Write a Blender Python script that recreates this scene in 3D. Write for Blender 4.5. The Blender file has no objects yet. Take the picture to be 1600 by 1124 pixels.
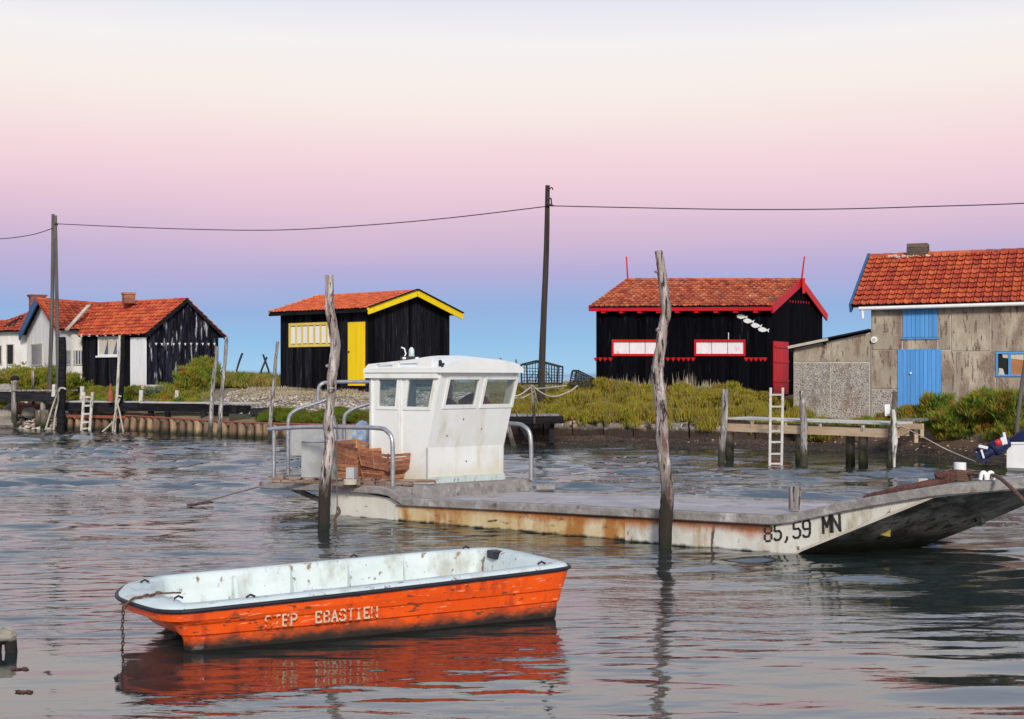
import bpy, math, random
import numpy as np
from mathutils import Vector as V, Matrix, noise
random.seed(7); np.random.seed(7)
R = math.radians
scene = bpy.context.scene
COL = scene.collection
H = 2.1; F = 2000.0; HZ = 588.0

def lin(c):
    return tuple(((x/255)/12.92 if x/255 <= .04045 else ((x/255+.055)/1.055)**2.4) for x in c)

# ---------------------------------------------------------------- camera
cam = bpy.data.cameras.new('camera'); co = bpy.data.objects.new('camera', cam); COL.objects.link(co)
co.location = (0, 0, H); co.rotation_euler = (R(90), 0, 0)
cam.sensor_width = 36; cam.lens = 45; cam.shift_y = 26/1600; cam.clip_end = 20000; cam.clip_start = .1
scene.camera = co
# ---------------------------------------------------------------- sky
SUN_EL, SUN_AZ = 27, 171          # azimuth of the glow behind the camera, measured clockwise from +Y
w = bpy.data.worlds.new('World'); scene.world = w; w.use_nodes = True
nt = w.node_tree; nt.nodes.clear()
N = nt.nodes.new; L = nt.links.new
out = N('ShaderNodeOutputWorld'); bg1 = N('ShaderNodeBackground'); bg2 = N('ShaderNodeBackground'); addw = N('ShaderNodeAddShader')
sky = N('ShaderNodeTexSky'); sky.sky_type = 'NISHITA'; sky.sun_disc = False; sky.sun_elevation = R(SUN_EL); sky.sun_rotation = R(SUN_AZ)
tc = N('ShaderNodeTexCoord'); sep = N('ShaderNodeSeparateXYZ'); ramp = N('ShaderNodeValToRGB'); nz = N('ShaderNodeTexNoise')
mp = N('ShaderNodeMapping'); mp.inputs['Scale'].default_value = (1.2, 1.2, 9); ma = N('ShaderNodeMath'); ma.operation = 'MULTIPLY_ADD'
ma.inputs[1].default_value = .030; L(tc.outputs['Generated'], mp.inputs[0]); L(mp.outputs[0], nz.inputs['Vector']); nz.inputs['Scale'].default_value = 1.6
nz.inputs['Detail'].default_value = 3
sb = N('ShaderNodeMath'); sb.operation = 'SUBTRACT'; sb.inputs[1].default_value = .5
L(nz.outputs['Fac'], sb.inputs[0]); L(sb.outputs[0], ma.inputs[0]); L(tc.outputs['Generated'], sep.inputs[0]); L(sep.outputs['Z'], ma.inputs[2])
L(ma.outputs[0], ramp.inputs['Fac'])
stops = [(-.3, (120, 135, 160)), (.0, (166, 208, 238)), (.025, (146, 194, 234)), (.055, (148, 178, 224)), (.082, (182, 174, 217)), (.108, (214, 187, 213)),
         (.14, (238, 204, 218)), (.175, (248, 220, 224)), (.215, (251, 240, 234)), (.25, (248, 244, 243)), (.285, (232, 233, 245)), (.42, (208, 216, 236)), (.75, (168, 188, 220))]
els = ramp.color_ramp.elements
while len(els) < len(stops): els.new(.5)
for e, (p, c) in zip(els, stops): pass
for i, (p, c) in enumerate(stops):
    els[i].position = max(0, min(1, p)); els[i].color = (*lin(c), 1)
L(ramp.outputs[0], bg1.inputs[0]); bg1.inputs[1].default_value = .96
L(sky.outputs[0], bg2.inputs[0]); bg2.inputs[1].default_value = .003
L(bg1.outputs[0], addw.inputs[0]); L(bg2.outputs[0], addw.inputs[1]); L(addw.outputs[0], out.inputs[0])
# ---------------------------------------------------------------- low soft sun glow from behind the camera, left
sl = bpy.data.lights.new('sun', 'SUN'); sl.energy = 3.0; sl.angle = R(10); sl.color = (1, .93, .84)
so = bpy.data.objects.new('sun', sl); COL.objects.link(so)
sd = V((math.sin(R(SUN_AZ))*math.cos(R(SUN_EL)), math.cos(R(SUN_AZ))*math.cos(R(SUN_EL)), math.sin(R(SUN_EL))))
so.rotation_euler = (-sd).to_track_quat('-Z', 'Y').to_euler(); so.location = sd*50
vs = scene.view_settings; vs.view_transform = 'Standard'; vs.look = 'None'; vs.exposure = 0; vs.gamma = 1; vs.use_curve_mapping = False

# ================================================================ materials
def mk(name, base, base2=None, ns=(1, 1, 1), nscale=3, det=6, lo=.35, hi=.65, rough=.75, metal=0, spec=.3, bump=0, bs=None, bscale=20,
       layers=(), bands=(), rand=0, orand=0, sheen=0):
    m = bpy.data.materials.new(name); m.use_nodes = True; t = m.node_tree; n = t.nodes.new; l = t.links.new
    b = t.nodes['Principled BSDF']; b.inputs['Roughness'].default_value = rough; b.inputs['Metallic'].default_value = metal
    b.inputs['Specular IOR Level'].default_value = spec
    tc = n('ShaderNodeTexCoord'); oi = n('ShaderNodeObjectInfo'); off = n('ShaderNodeVectorMath'); off.operation = 'ADD'
    sc = n('ShaderNodeVectorMath'); sc.operation = 'SCALE'; sc.inputs[0].default_value = (37, 19, 53); l(oi.outputs['Random'], sc.inputs['Scale'])
    l(tc.outputs['Object'], off.inputs[0]); l(sc.outputs[0], off.inputs[1]); co_ = off.outputs[0]
    def nzn(stretch, scale, d=6):
        mp = n('ShaderNodeMapping'); mp.inputs['Scale'].default_value = stretch; l(co_, mp.inputs[0])
        z = n('ShaderNodeTexNoise'); z.inputs['Scale'].default_value = scale; z.inputs['Detail'].default_value = d; z.inputs['Roughness'].default_value = .62
        l(mp.outputs[0], z.inputs['Vector']); return z.outputs['Fac']
    def rng(src, a, b_):
        r = n('ShaderNodeMapRange'); r.inputs['From Min'].default_value = a; r.inputs['From Max'].default_value = b_; l(src, r.inputs['Value']); return r.outputs[0]
    def mix(fac, a, c):
        x = n('ShaderNodeMix'); x.data_type = 'RGBA'; l(fac, x.inputs[0])
        if isinstance(a, tuple): x.inputs[6].default_value = (*a, 1)
        else: l(a, x.inputs[6])
        x.inputs[7].default_value = (*c, 1); return x.outputs[2]
    col = tuple(base)
    if base2 is None: base2 = tuple(x*.8 for x in base)
    col = mix(rng(nzn(ns, nscale, det), lo, hi), col, base2)
    for (c, st, sc_, a, b_) in layers:
        col = mix(rng(nzn(st, sc_), a, b_), col, c)
    if bands:
        sp = n('ShaderNodeSeparateXYZ'); l(tc.outputs['Object'], sp.inputs[0])
        for (zlo, zhi, c, amp, st, sc_) in bands:      # colour appears from zlo towards zhi
            a = n('ShaderNodeMath'); a.operation = 'MULTIPLY_ADD'; a.inputs[1].default_value = amp
            s = n('ShaderNodeMath'); s.operation = 'SUBTRACT'; s.inputs[1].default_value = .5
            l(nzn(st, sc_), s.inputs[0]); l(s.outputs[0], a.inputs[0]); l(sp.outputs['Z'], a.inputs[2])
            if zlo < zhi: f = rng(a.outputs[0], zlo, zhi)
            else:
                ng = n('ShaderNodeMath'); ng.operation = 'MULTIPLY'; ng.inputs[1].default_value = -1; l(a.outputs[0], ng.inputs[0]); f = rng(ng.outputs[0], -zlo, -zhi)
            col = mix(f, col, c)
    if rand or orand:
        g = n('ShaderNodeNewGeometry'); ad = n('ShaderNodeMath'); ad.operation = 'ADD'; l(g.outputs['Random Per Island'], ad.inputs[0]); l(oi.outputs['Random'], ad.inputs[1])
        fr = n('ShaderNodeMath'); fr.operation = 'FRACT'; l(ad.outputs[0], fr.inputs[0])
        amt = rand or orand
        mr = n('ShaderNodeMapRange'); mr.inputs['To Min'].default_value = 1-amt; mr.inputs['To Max'].default_value = 1+amt; l(fr.outputs[0], mr.inputs['Value'])
        hs = n('ShaderNodeHueSaturation'); l(col, hs.inputs['Color']); l(mr.outputs[0], hs.inputs['Value'])
        h2 = n('ShaderNodeMapRange'); h2.inputs['To Min'].default_value = .5-.03*amt; h2.inputs['To Max'].default_value = .5+.03*amt; l(fr.outputs[0], h2.inputs['Value'])
        l(h2.outputs[0], hs.inputs['Hue']); col = hs.outputs[0]
    if isinstance(col, tuple): b.inputs['Base Color'].default_value = (*col, 1)
    else: l(col, b.inputs['Base Color'])
    if bump:
        bp = n('ShaderNodeBump'); bp.inputs['Strength'].default_value = min(1, bump); bp.inputs['Distance'].default_value = .02*max(1, bump)
        l(nzn(bs or ns, bscale, 5), bp.inputs['Height']); l(bp.outputs[0], b.inputs['Normal'])
    return m

MT = {}
VW = (1, 1, .06)   # vertical streaks
MT['black_wood'] = mk('black_wood', (.004, .004, .006), (.016, .016, .021), VW, 14, rough=.85, spec=.05, bump=.9, bscale=30, rand=.7,
                      layers=[((.10, .10, .12), VW, 18, .62, .76)])
MT['worn_black'] = mk('worn_black', (.004, .004, .007), (.012, .012, .018), VW, 12, rough=.85, spec=.05, bump=.6, bscale=30, rand=.4,
                      layers=[((.03, .03, .05), (1, 1, .1), 9, .45, .6), ((.55, .55, .57), (1, 1, .16), 6.0, .585, .66)])
MT['red_black'] = mk('red_black', (.002, .002, .003), (.005, .005, .008), VW, 14, rough=.9, spec=.04, bump=.5, bscale=30, rand=.4,
                     layers=[((.05, .05, .06), VW, 18, .62, .78)])
MT['yellow'] = mk('yellow_paint', (.90, .66, .004), (.82, .56, .004), VW, 8, rough=.5, bump=.2, layers=[((.3, .2, .03), VW, 20, .70, .8)], rand=.06)
MT['yellow_pale'] = mk('pale_yellow_paint', (.75, .58, .12), (.65, .48, .08), VW, 8, rough=.55, bump=.2)
MT['red'] = mk('red_paint', (.62, .006, .010), (.50, .004, .008), VW, 8, rough=.5, bump=.2, rand=.08, layers=[((.25, .02, .02), VW, 20, .7, .8)])
MT['blue'] = mk('blue_paint', (.10, .33, .68), (.075, .26, .58), VW, 6, rough=.6, bump=.3, rand=.07, layers=[((.25, .38, .5), VW, 24, .66, .76), ((.04, .10, .2), VW, 14, .7, .78)])
MT['dark_blue'] = mk('dark_blue_paint', (.035, .13, .28), (.02, .08, .2), VW, 6, rough=.6, bump=.2)
MT['white_wash'] = mk('whitewash', (.80, .80, .78), (.66, .64, .58), (1, 1, .35), 2.5, rough=.85, bump=.4, bscale=12,
                      layers=[((.32, .31, .24), (1, 1, .12), 3.2, .60, .76)])
MT['white_wood'] = mk('white_boards', (.78, .79, .78), (.66, .66, .65), VW, 8, rough=.6, bump=.3, layers=[((.35, .33, .3), VW, 20, .68, .8)], rand=.05)
MT['tile'] = mk('roof_tile', (.56, .10, .035), (.40, .065, .028), (1, 1, 1), 2.2, rough=.8, bump=.4, bscale=30, rand=.22,
                layers=[((.13, .06, .045), (1, 1, 1), 2.6, .58, .72), ((.48, .40, .30), (1, 1, 1), 7, .67, .76)])
MT['tile_bright'] = mk('bright_roof_tile', (.64, .14, .05), (.52, .10, .038), (1, 1, 1), 2.2, rough=.8, bump=.4, bscale=30, rand=.16,
                       layers=[((.14, .07, .05), (1, 1, 1), 4, .66, .78)])
MT['tile_old'] = mk('weathered_roof_tile', (.50, .115, .05), (.34, .07, .035), (1, 1, 1), 3, rough=.85, bump=.5, bscale=30, rand=.32,
                    layers=[((.45, .25, .15), (1, 1, 1), 3, .55, .7), ((.07, .045, .04), (1, 1, 1), 5, .56, .7)])
MT['cement'] = mk('cement_panel', (.38, .32, .24), (.28, .235, .18), (1, 1, .3), 1.6, rough=.9, bump=.8, bscale=24,
                  layers=[((.47, .41, .31), (1, 1, .5), 1.4, .50, .62), ((.22, .155, .12), (1, 1, .28), 2.1, .50, .60), ((.15, .10, .085), (1, 1, .22), 10, .545, .61), ((.34, .28, .21), (1, 1, 1), 30, .55, .6)],
                  bands=[(1.1, .2, (.20, .18, .15), 1.5, (1, 1, .4), 2.2)])
MT['pebble_dash'] = mk('pebble_dash', (.46, .43, .37), (.33, .30, .26), (1, 1, .6), 9, rough=.95, bump=1.2, bscale=40,
                       layers=[((.26, .17, .12), (1, 1, .4), 2.4, .54, .66), ((.11, .09, .085), (1, 1, .8), 34, .50, .56), ((.58, .55, .48), (1, 1, 1), 40, .56, .60), ((.13, .115, .11), (1, 1, .4), 1.6, .56, .70)])
MT['joint'] = mk('cement_joint', (.55, .50, .42), (.42, .37, .30), rough=.9, bump=.3)
MT['post_wood'] = mk('bleached_wood', (.40, .34, .31), (.22, .17, .14), (1, 1, .25), 7, rough=.9, bump=2.5, bs=(1, 1, .10), bscale=22,
                     layers=[((.60, .54, .50), (1, 1, .15), 10, .52, .60), ((.17, .09, .07), (1, 1, .12), 14, .56, .62), ((.025, .02, .018), (1, 1, .16), 24, .555, .60), ((.05, .04, .035), (1, 1, .5), 7, .60, .66)],
                     bands=[(.85, .5, (.035, .028, .022), .9, (1, 1, .3), 9), (.12, .02, (.02, .024, .014), .15, (1, 1, 1), 8)])
MT['post_grey'] = mk('grey_post_wood', (.34, .31, .29), (.17, .15, .14), (1, 1, .1), 14, rough=.9, bump=1, bs=(1, 1, .1), bscale=20,
                     layers=[((.56, .52, .47), (1, 1, .15), 10, .54, .62), ((.04, .033, .028), (1, 1, .16), 20, .55, .61)], bands=[(.55, .25, (.05, .045, .03), .5, (1, 1, .3), 8)])
MT['post_pale'] = mk('pale_painted_post', (.62, .59, .53), (.42, .39, .34), (1, 1, .2), 9, rough=.85, bump=1, layers=[((.12, .10, .08), (1, 1, .2), 18, .56, .64)])
MT['loose_wood'] = mk('loose_bark_wood', (.16, .09, .06), (.34, .26, .21), (.4, .4, 1), 9, rough=.9, bump=1.5, layers=[((.03, .02, .018), (1, 1, 1), 14, .55, .62)])
MT['pile_wood'] = mk('pile_wood', (.30, .20, .12), (.17, .11, .07), (1, 1, .15), 8, rough=.9, bump=1, bs=(1, 1, .1), bscale=20, rand=.45,
                     layers=[((.45, .36, .26), (1, 1, .2), 10, .6, .72)], bands=[(.26, .08, (.035, .035, .02), .22, (1, 1, .5), 6)])
MT['dark_wood'] = mk('tarred_wood', (.010, .010, .013), (.026, .026, .030), (.1, .1, 1), 14, rough=.9, spec=.06, bump=.8, rand=.4, layers=[((.2, .2, .2), (.2, .2, 1), 12, .66, .8)])
MT['green_post'] = mk('algae_post', (.16, .13, .10), (.09, .08, .06), (1, 1, .2), 9, rough=.9, bump=1, layers=[((.40, .34, .28), (1, 1, .15), 12, .58, .64)], bands=[(.50, .22, (.04, .045, .016), .4, (1, 1, .6), 6), (.22, .08, (.012, .014, .008), .15, (1, 1, 1), 6)])
MT['rust'] = mk('rusty_iron', (.34, .10, .05), (.20, .06, .035), nscale=8, rough=.85, bump=.5)
MT['pine'] = mk('pale_timber', (.52, .40, .26), (.40, .29, .18), (.15, .15, 1), 8, rough=.8, bump=.5, layers=[((.25, .2, .15), (.2, .2, 1), 9, .62, .75)])
MT['pale_deck'] = mk('bleached_deck', (.58, .56, .52), (.42, .40, .37), (.3, .3, 1), 8, rough=.85, bump=.4)
MT['utility'] = mk('utility_wood', (.055, .042, .034), (.022, .018, .016), (1, 1, .05), 10, rough=.85, bump=.8, bs=(1, 1, .06), bscale=24)
MT['utility_grey'] = mk('grey_utility_wood', (.15, .135, .12), (.06, .055, .05), (1, 1, .05), 10, rough=.85, bump=.8, bs=(1, 1, .06), bscale=24)
MT['brick'] = mk('chimney_brick', (.36, .15, .09), (.25, .10, .07), nscale=6, rough=.9, bump=.6, rand=.3)
MT['brick_dark'] = mk('dark_chimney_brick', (.10, .085, .07), (.16, .11, .08), nscale=6, rough=.9, bump=.6, rand=.3)
MT['dark'] = mk('dark_interior', (.012, .012, .015), (.02, .02, .02), rough=.9)
MT['shade_glass'] = mk('dim_glass', (.05, .06, .09), (.12, .12, .16), nscale=3, rough=.15, spec=.5)
MT['curtain'] = mk('pale_curtain', (.62, .56, .46), (.50, .44, .36), (6, 1, .2), 4, rough=.8, bump=.4)
MT['blind'] = mk('white_blind', (.82, .80, .78), (.74, .72, .68), (1, 1, .2), 4, rough=.6)
MT['poster'] = mk('white_pane_pinkish', (.88, .84, .84), (.80, .72, .72), (1, 1, .5), 5, rough=.4, layers=[((.78, .40, .42), (1, 1, .45), 5, .60, .66)])
MT['white'] = mk('white_paint', (.82, .82, .80), (.74, .74, .72), nscale=4, rough=.5)
MT['cabin'] = mk('cabin_paint', (.82, .83, .80), (.75, .76, .71), nscale=1.6, rough=.38, spec=.4, bump=.05,
                 layers=[((.60, .56, .42), (1, 1, .35), 2.4, .56, .76), ((.22, .15, .09), (1, 1, .6), 13, .725, .76)], bands=[(.80, .42, (.62, .56, .38), .4, (1, 1, .6), 3)])
MT['metal_tube'] = mk('galvanised_tube', (.50, .50, .50), (.36, .36, .37), nscale=12, rough=.38, metal=.7, spec=.5, bump=.1)
MT['alu'] = mk('grey_sheet_metal', (.42, .43, .43), (.33, .34, .34), nscale=5, rough=.5, metal=.3, bump=.1)
MT['rim'] = mk('worn_grey_rim', (.32, .30, .28), (.20, .18, .165), (1, 1, 1), 7, rough=.75, bump=.8, bscale=25, layers=[((.10, .065, .045), (1, 1, 1), 5, .60, .72), ((.48, .46, .43), (1, 1, 1), 3, .58, .7)])
MT['deck'] = mk('metal_deck', (.42, .385, .385), (.29, .265, .27), (.35, 1, 1), 2.6, rough=.5, spec=.4, bump=.25, bscale=30, layers=[((.20, .15, .125), (1, .5, 1), 4, .56, .68), ((.54, .52, .52), (.5, 1, 1), 1.6, .56, .7), ((.08, .06, .05), (1, 1, 1), 18, .64, .68)])
MT['hull'] = mk('barge_side', (.66, .65, .58), (.52, .51, .45), (1, 1, .6), 3, rough=.6, bump=.3,
                layers=[((.40, .31, .17), (1, 1, .25), 3.0, .53, .66), ((.12, .08, .05), (1, 1, .3), 11, .60, .67)],
                bands=[(.20, .34, (.40, .13, .03), .42, (1, 1, .35), 2.0), (.28, .35, (.16, .06, .03), .12, (1, 1, .5), 5), (.085, .05, (.012, .013, .008), .09, (1, 1, 1), 7)])
MT['hull_yellow'] = mk('barge_side_rust', (.60, .52, .34), (.50, .36, .16), (1, 1, .5), 3, rough=.65, bump=.3,
                layers=[((.36, .16, .04), (1, 1, .4), 2.4, .48, .60), ((.10, .07, .04), (.5, .5, 1.4), 9, .60, .68)],
                bands=[(.22, .33, (.34, .10, .02), .25, (1, 1, .35), 3), (.29, .33, (.07, .03, .02), .06, (1, 1, .5), 5), (.09, .055, (.012, .013, .008), .09, (1, 1, 1), 7)])
MT['hull_bow'] = mk('barge_bow_side', (.66, .64, .56), (.54, .52, .45), (1, 1, .5), 2.5, rough=.6, bump=.3,
                layers=[((.38, .33, .22), (1, 1, .4), 3.2, .54, .66), ((.10, .09, .06), (1, 1, 1), 12, .62, .68)], bands=[(.07, .04, (.02, .022, .012), .08, (1, 1, 1), 5)])
MT['bottom'] = mk('barge_bottom', (.06, .058, .05), (.035, .034, .03), (1, 1, 1), 4, rough=.6, bump=.5,  # antifoul and algae tone, with shade under the hull painted in
                  layers=[((.20, .20, .185), (1, 1, 1), 1.8, .46, .62), ((.02, .022, .018), (1, 1, 1), 9, .54, .62), ((.24, .20, .07), (1, 1, 1), 2.8, .62, .70)], bands=[(.35, .12, (.015, .018, .012), .25, (1, 1, 1), 3)])
MT['orange'] = mk('orange_gelcoat', (.88, .105, .004), (.70, .070, .004), nscale=2, rough=.35, spec=.45, bump=.03,
                  layers=[((.50, .05, .01), (1, 1, .3), 5, .55, .66), ((.16, .05, .03), (.7, .7, 2), 14, .60, .64), ((.95, .35, .18), (.4, .4, 3), 20, .62, .66)],
                  bands=[(.16, .05, (.13, .05, .025), .30, (.8, .8, 1), 6), (.095, .04, (.025, .02, .016), .14, (.8, .8, 1), 9)])
MT['gel_white'] = mk('white_gelcoat', (.62, .69, .67), (.52, .60, .58), nscale=3, rough=.45, spec=.4, bump=.05,
                     layers=[((.40, .42, .37), (1, 1, .6), 3.5, .54, .68), ((.24, .17, .10), (1, 1, .5), 11, .60, .65), ((.05, .045, .04), (1, 1, 1), 30, .67, .70)])
MT['rubber'] = mk('black_rubber', (.012, .014, .025), (.02, .022, .03), rough=.5)
MT['chain'] = mk('rusty_chain', (.10, .07, .05), (.05, .04, .035), nscale=20, rough=.7, metal=.4)
MT['rope'] = mk('pale_rope', (.50, .46, .38), (.36, .32, .26), nscale=20, rough=.9, bump=.6)
MT['rope_dark'] = mk('brown_rope', (.16, .09, .06), (.09, .055, .04), nscale=20, rough=.9, bump=1)
MT['rope_thin'] = mk('thin_line', (.16, .15, .13), (.1, .1, .09), nscale=20, rough=.9)
MT['cable'] = mk('cable_black', (.02, .02, .022), (.03, .03, .03), rough=.7)
MT['basket'] = mk('basket_wood', (.40, .17, .09), (.26, .10, .055), (1, 1, .4), 9, rough=.85, bump=.8, rand=.35, layers=[((.52, .34, .24), (1, 1, 1), 9, .62, .74)])
MT['net'] = mk('old_net', (.15, .065, .05), (.08, .04, .035), nscale=14, rough=.95, bump=2)
MT['navy'] = mk('navy_cover', (.008, .016, .075), (.006, .01, .04), nscale=6, rough=.6, bump=.4)
MT['motor_white'] = mk('motor_white', (.75, .75, .78), (.6, .6, .65), rough=.4)
MT['motor_red'] = mk('motor_red', (.65, .02, .02), (.5, .02, .02), rough=.4)
MT['lblue'] = mk('blue_white_bag', (.45, .55, .68), (.15, .2, .3), nscale=5, rough=.7, bump=.5)
MT['cloth_red'] = mk('dark_red_cloth', (.16, .025, .03), (.10, .02, .02), rough=.9)
MT['cloth_dark'] = mk('dark_cloth', (.02, .02, .03), (.03, .03, .04), rough=.9)
MT['letter_black'] = mk('black_lettering', (.02, .02, .02), (.03, .03, .03), rough=.7, layers=[((.5, .48, .42), (1, 1, 1), 14, .66, .74)])
MT['letter_cream'] = mk('worn_cream_lettering', (.68, .58, .42), (.55, .45, .30), rough=.7, layers=[((.60, .09, .01), (1, 1, 1), 14, .52, .60)])
MT['letter_ghost'] = mk('ghost_lettering', (.30, .08, .03), (.55, .07, .01), nscale=8, rough=.6)
MT['stone'] = mk('pale_stone', (.30, .27, .23), (.19, .17, .15), nscale=4, rough=.95, bump=1, bscale=10, rand=.3, layers=[((.48, .40, .30), (1, 1, 1), 3, .6, .72)])
MT['stone_red'] = mk('red_rubble', (.34, .12, .09), (.22, .09, .07), nscale=4, rough=.95, bump=1, bscale=10)
MT['quay'] = mk('old_concrete', (.27, .23, .19), (.13, .11, .09), nscale=2.5, rough=.95, bump=2.5, bscale=9, rand=.2,
                layers=[((.46, .32, .22), (1, 1, 1), 1.8, .55, .63), ((.03, .025, .02), (.6, .6, 1.6), 3.2, .53, .60), ((.5, .46, .40), (1, 1, 1), 7, .60, .66)], bands=[(.46, .34, (.045, .03, .022), .35, (1, 1, 1), 2.5)])
MT['pebble'] = mk('shells_and_pebbles', (.52, .46, .40), (.30, .24, .20), nscale=1.2, rough=.9, rand=.5)
MT['pebble_dark'] = mk('dark_pebbles', (.10, .065, .05), (.04, .03, .024), nscale=1.2, rough=.9, rand=.6)
MT['stump'] = mk('stump_concrete', (.35, .32, .26), (.2, .18, .15), nscale=6, rough=.9, bump=1, bands=[(.12, .09, (.015, .015, .014), .05, (1, 1, 1), 12)])

def glass_mat():
    m = bpy.data.materials.new('window_glass'); m.use_nodes = True; t = m.node_tree; t.nodes.clear(); n = t.nodes.new; l = t.links.new
    o = n('ShaderNodeOutputMaterial'); mx = n('ShaderNodeMixShader'); tr = n('ShaderNodeBsdfTransparent'); gl = n('ShaderNodeBsdfGlossy')
    tr.inputs[0].default_value = (.92, .95, .94, 1); gl.inputs['Roughness'].default_value = .04; fr = n('ShaderNodeLayerWeight'); fr.inputs[0].default_value = .18
    l(fr.outputs['Facing'], mx.inputs[0]); l(tr.outputs[0], mx.inputs[1]); l(gl.outputs[0], mx.inputs[2]); l(mx.outputs[0], o.inputs[0]); return m
MT['glass'] = glass_mat()

def veg_mat(name, cols, scale=.8):
    m = bpy.data.materials.new(name); m.use_nodes = True; t = m.node_tree; n = t.nodes.new; l = t.links.new
    b = t.nodes['Principled BSDF']; b.inputs['Roughness'].default_value = .8; b.inputs['Specular IOR Level'].default_value = .15
    tc = n('ShaderNodeTexCoord'); z = n('ShaderNodeTexNoise'); z.inputs['Scale'].default_value = scale; z.inputs['Detail'].default_value = 5; z.inputs['Roughness'].default_value = .7
    l(tc.outputs['Object'], z.inputs['Vector']); g = n('ShaderNodeNewGeometry')
    ad = n('ShaderNodeMath'); ad.operation = 'MULTIPLY_ADD'; ad.inputs[1].default_value = .16; l(g.outputs['Random Per Island'], ad.inputs[0]); l(z.outputs['Fac'], ad.inputs[2])
    r = n('ShaderNodeValToRGB'); l(ad.outputs[0], r.inputs['Fac']); e = r.color_ramp.elements
    while len(e) < len(cols): e.new(.5)
    for i, c in enumerate(cols): e[i].position = .36+.36*i/(len(cols)-1); e[i].color = (*c, 1)
    l(r.outputs[0], b.inputs['Base Color'])
    tl = n('ShaderNodeBsdfTranslucent'); l(r.outputs[0], tl.inputs[0]); mx = n('ShaderNodeMixShader'); mx.inputs[0].default_value = .25
    l(b.outputs[0], mx.inputs[1]); l(tl.outputs[0], mx.inputs[2]); l(mx.outputs[0], t.nodes['Material Output'].inputs[0]); return m
MT['samphire'] = veg_mat('samphire', [(.03, .06, .012), (.08, .14, .02), (.22, .25, .02), (.42, .36, .03), (.38, .20, .045), (.14, .20, .03), (.40, .34, .04), (.22, .09, .03), (.28, .28, .10)], 1.9)
MT['shrub_green'] = veg_mat('shrub_green', [(.02, .05, .01), (.07, .14, .018), (.18, .26, .03), (.32, .26, .035), (.28, .12, .03)], 2.0)
MT['seablite'] = veg_mat('seablite', [(.03, .06, .01), (.08, .14, .015), (.16, .20, .02), (.14, .08, .02)], 2.0)
MT['shrub_silver'] = veg_mat('shrub_silver', [(.08, .12, .05), (.18, .24, .13), (.30, .34, .22)], 2)
MT['dry'] = veg_mat('dry_stems', [(.30, .24, .15), (.50, .42, .28), (.60, .52, .38)], 2)
MT['far_grass'] = veg_mat('far_grass', [(.04, .07, .015), (.14, .18, .03), (.30, .27, .05), (.36, .24, .09)], .9)

def water_mat():
    m = bpy.data.materials.new('channel_water'); m.use_nodes = True; t = m.node_tree; n = t.nodes.new; l = t.links.new
    b = t.nodes['Principled BSDF']; b.inputs['Base Color'].default_value = (.018, .027, .026, 1); b.inputs['Roughness'].default_value = .02; b.inputs['IOR'].default_value = 2.8
    tc = n('ShaderNodeTexCoord')
    def nz(st, sc, d, rot=0, dist=0):
        mp = n('ShaderNodeMapping'); mp.inputs['Scale'].default_value = st; mp.inputs['Rotation'].default_value = (0, 0, R(rot)); l(tc.outputs['Object'], mp.inputs[0])
        z = n('ShaderNodeTexNoise'); z.inputs['Scale'].default_value = sc; z.inputs['Detail'].default_value = d; z.inputs['Distortion'].default_value = dist
        l(mp.outputs[0], z.inputs['Vector']); return z.outputs['Fac']
    def m2(op, a, b_):
        x = n('ShaderNodeMath'); x.operation = op
        for i, s in enumerate((a, b_)):
            if isinstance(s, (int, float)): x.inputs[i].default_value = s
            else: l(s, x.inputs[i])
        return x.outputs[0]
    big = nz((.20, .75, 1), 1.0, 2, 12, .6)
    mid = nz((.55, 2.0, 1), 1.6, 3, -6, .8)
    fine = nz((.8, 2.6, 1), 5.5, 3, 8, .3)
    patch = nz((.16, .28, 1), .9, 2, 0)
    pm = n('ShaderNodeMapRange'); pm.inputs['From Min'].default_value = .42; pm.inputs['From Max'].default_value = .62; pm.inputs['To Min'].default_value = .25; l(patch, pm.inputs['Value'])
    sp = n('ShaderNodeSeparateXYZ'); l(tc.outputs['Object'], sp.inputs[0])
    dm = n('ShaderNodeMapRange'); dm.inputs['From Min'].default_value = 9; dm.inputs['From Max'].default_value = 26; dm.inputs['To Min'].default_value = .55; dm.inputs['To Max'].default_value = 2.5; l(sp.outputs['Y'], dm.inputs['Value'])
    hgt = m2('ADD', m2('MULTIPLY', big, .012), m2('ADD', m2('MULTIPLY', m2('MULTIPLY', mid, pm.outputs[0]), .026), m2('MULTIPLY', m2('MULTIPLY', fine, pm.outputs[0]), .0075)))
    hgt = m2('MULTIPLY', hgt, dm.outputs[0])
    bp = n('ShaderNodeBump'); bp.inputs['Strength'].default_value = 1; bp.inputs['Distance'].default_value = 1.0; l(hgt, bp.inputs['Height']); l(bp.outputs[0], b.inputs['Normal'])
    return m
MT['water'] = water_mat()

def ground_mat():
    m = mk('bank_ground', (.24, .19, .13), (.15, .12, .08), nscale=1.0, rough=.95, bump=1.5, bscale=9,
           layers=[((.34, .26, .15), (1, 1, 1), .35, .5, .65), ((.09, .10, .04), (1, 1, 1), 1.7, .56, .68)],
           bands=[(.62, .35, (.12, .07, .045), .35, (1, 1, 1), 1.2), (.30, .12, (.045, .034, .026), .2, (1, 1, 1), 1.5)])
    return m
MT['ground'] = ground_mat()

# ================================================================ building helpers
ORIG = {}
def at(px, py, Y): return V(((px-800)/F*Y, Y, H-(py-HZ)/F*Y))
def depth(py, z=0): return (H-z)*F/(py-HZ)
def gp(px, py, z=0): return at(px, py, depth(py, z))
def proj(p): return 800+F*p[0]/p[1], HZ+F*(H-p[2])/p[1]

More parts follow.
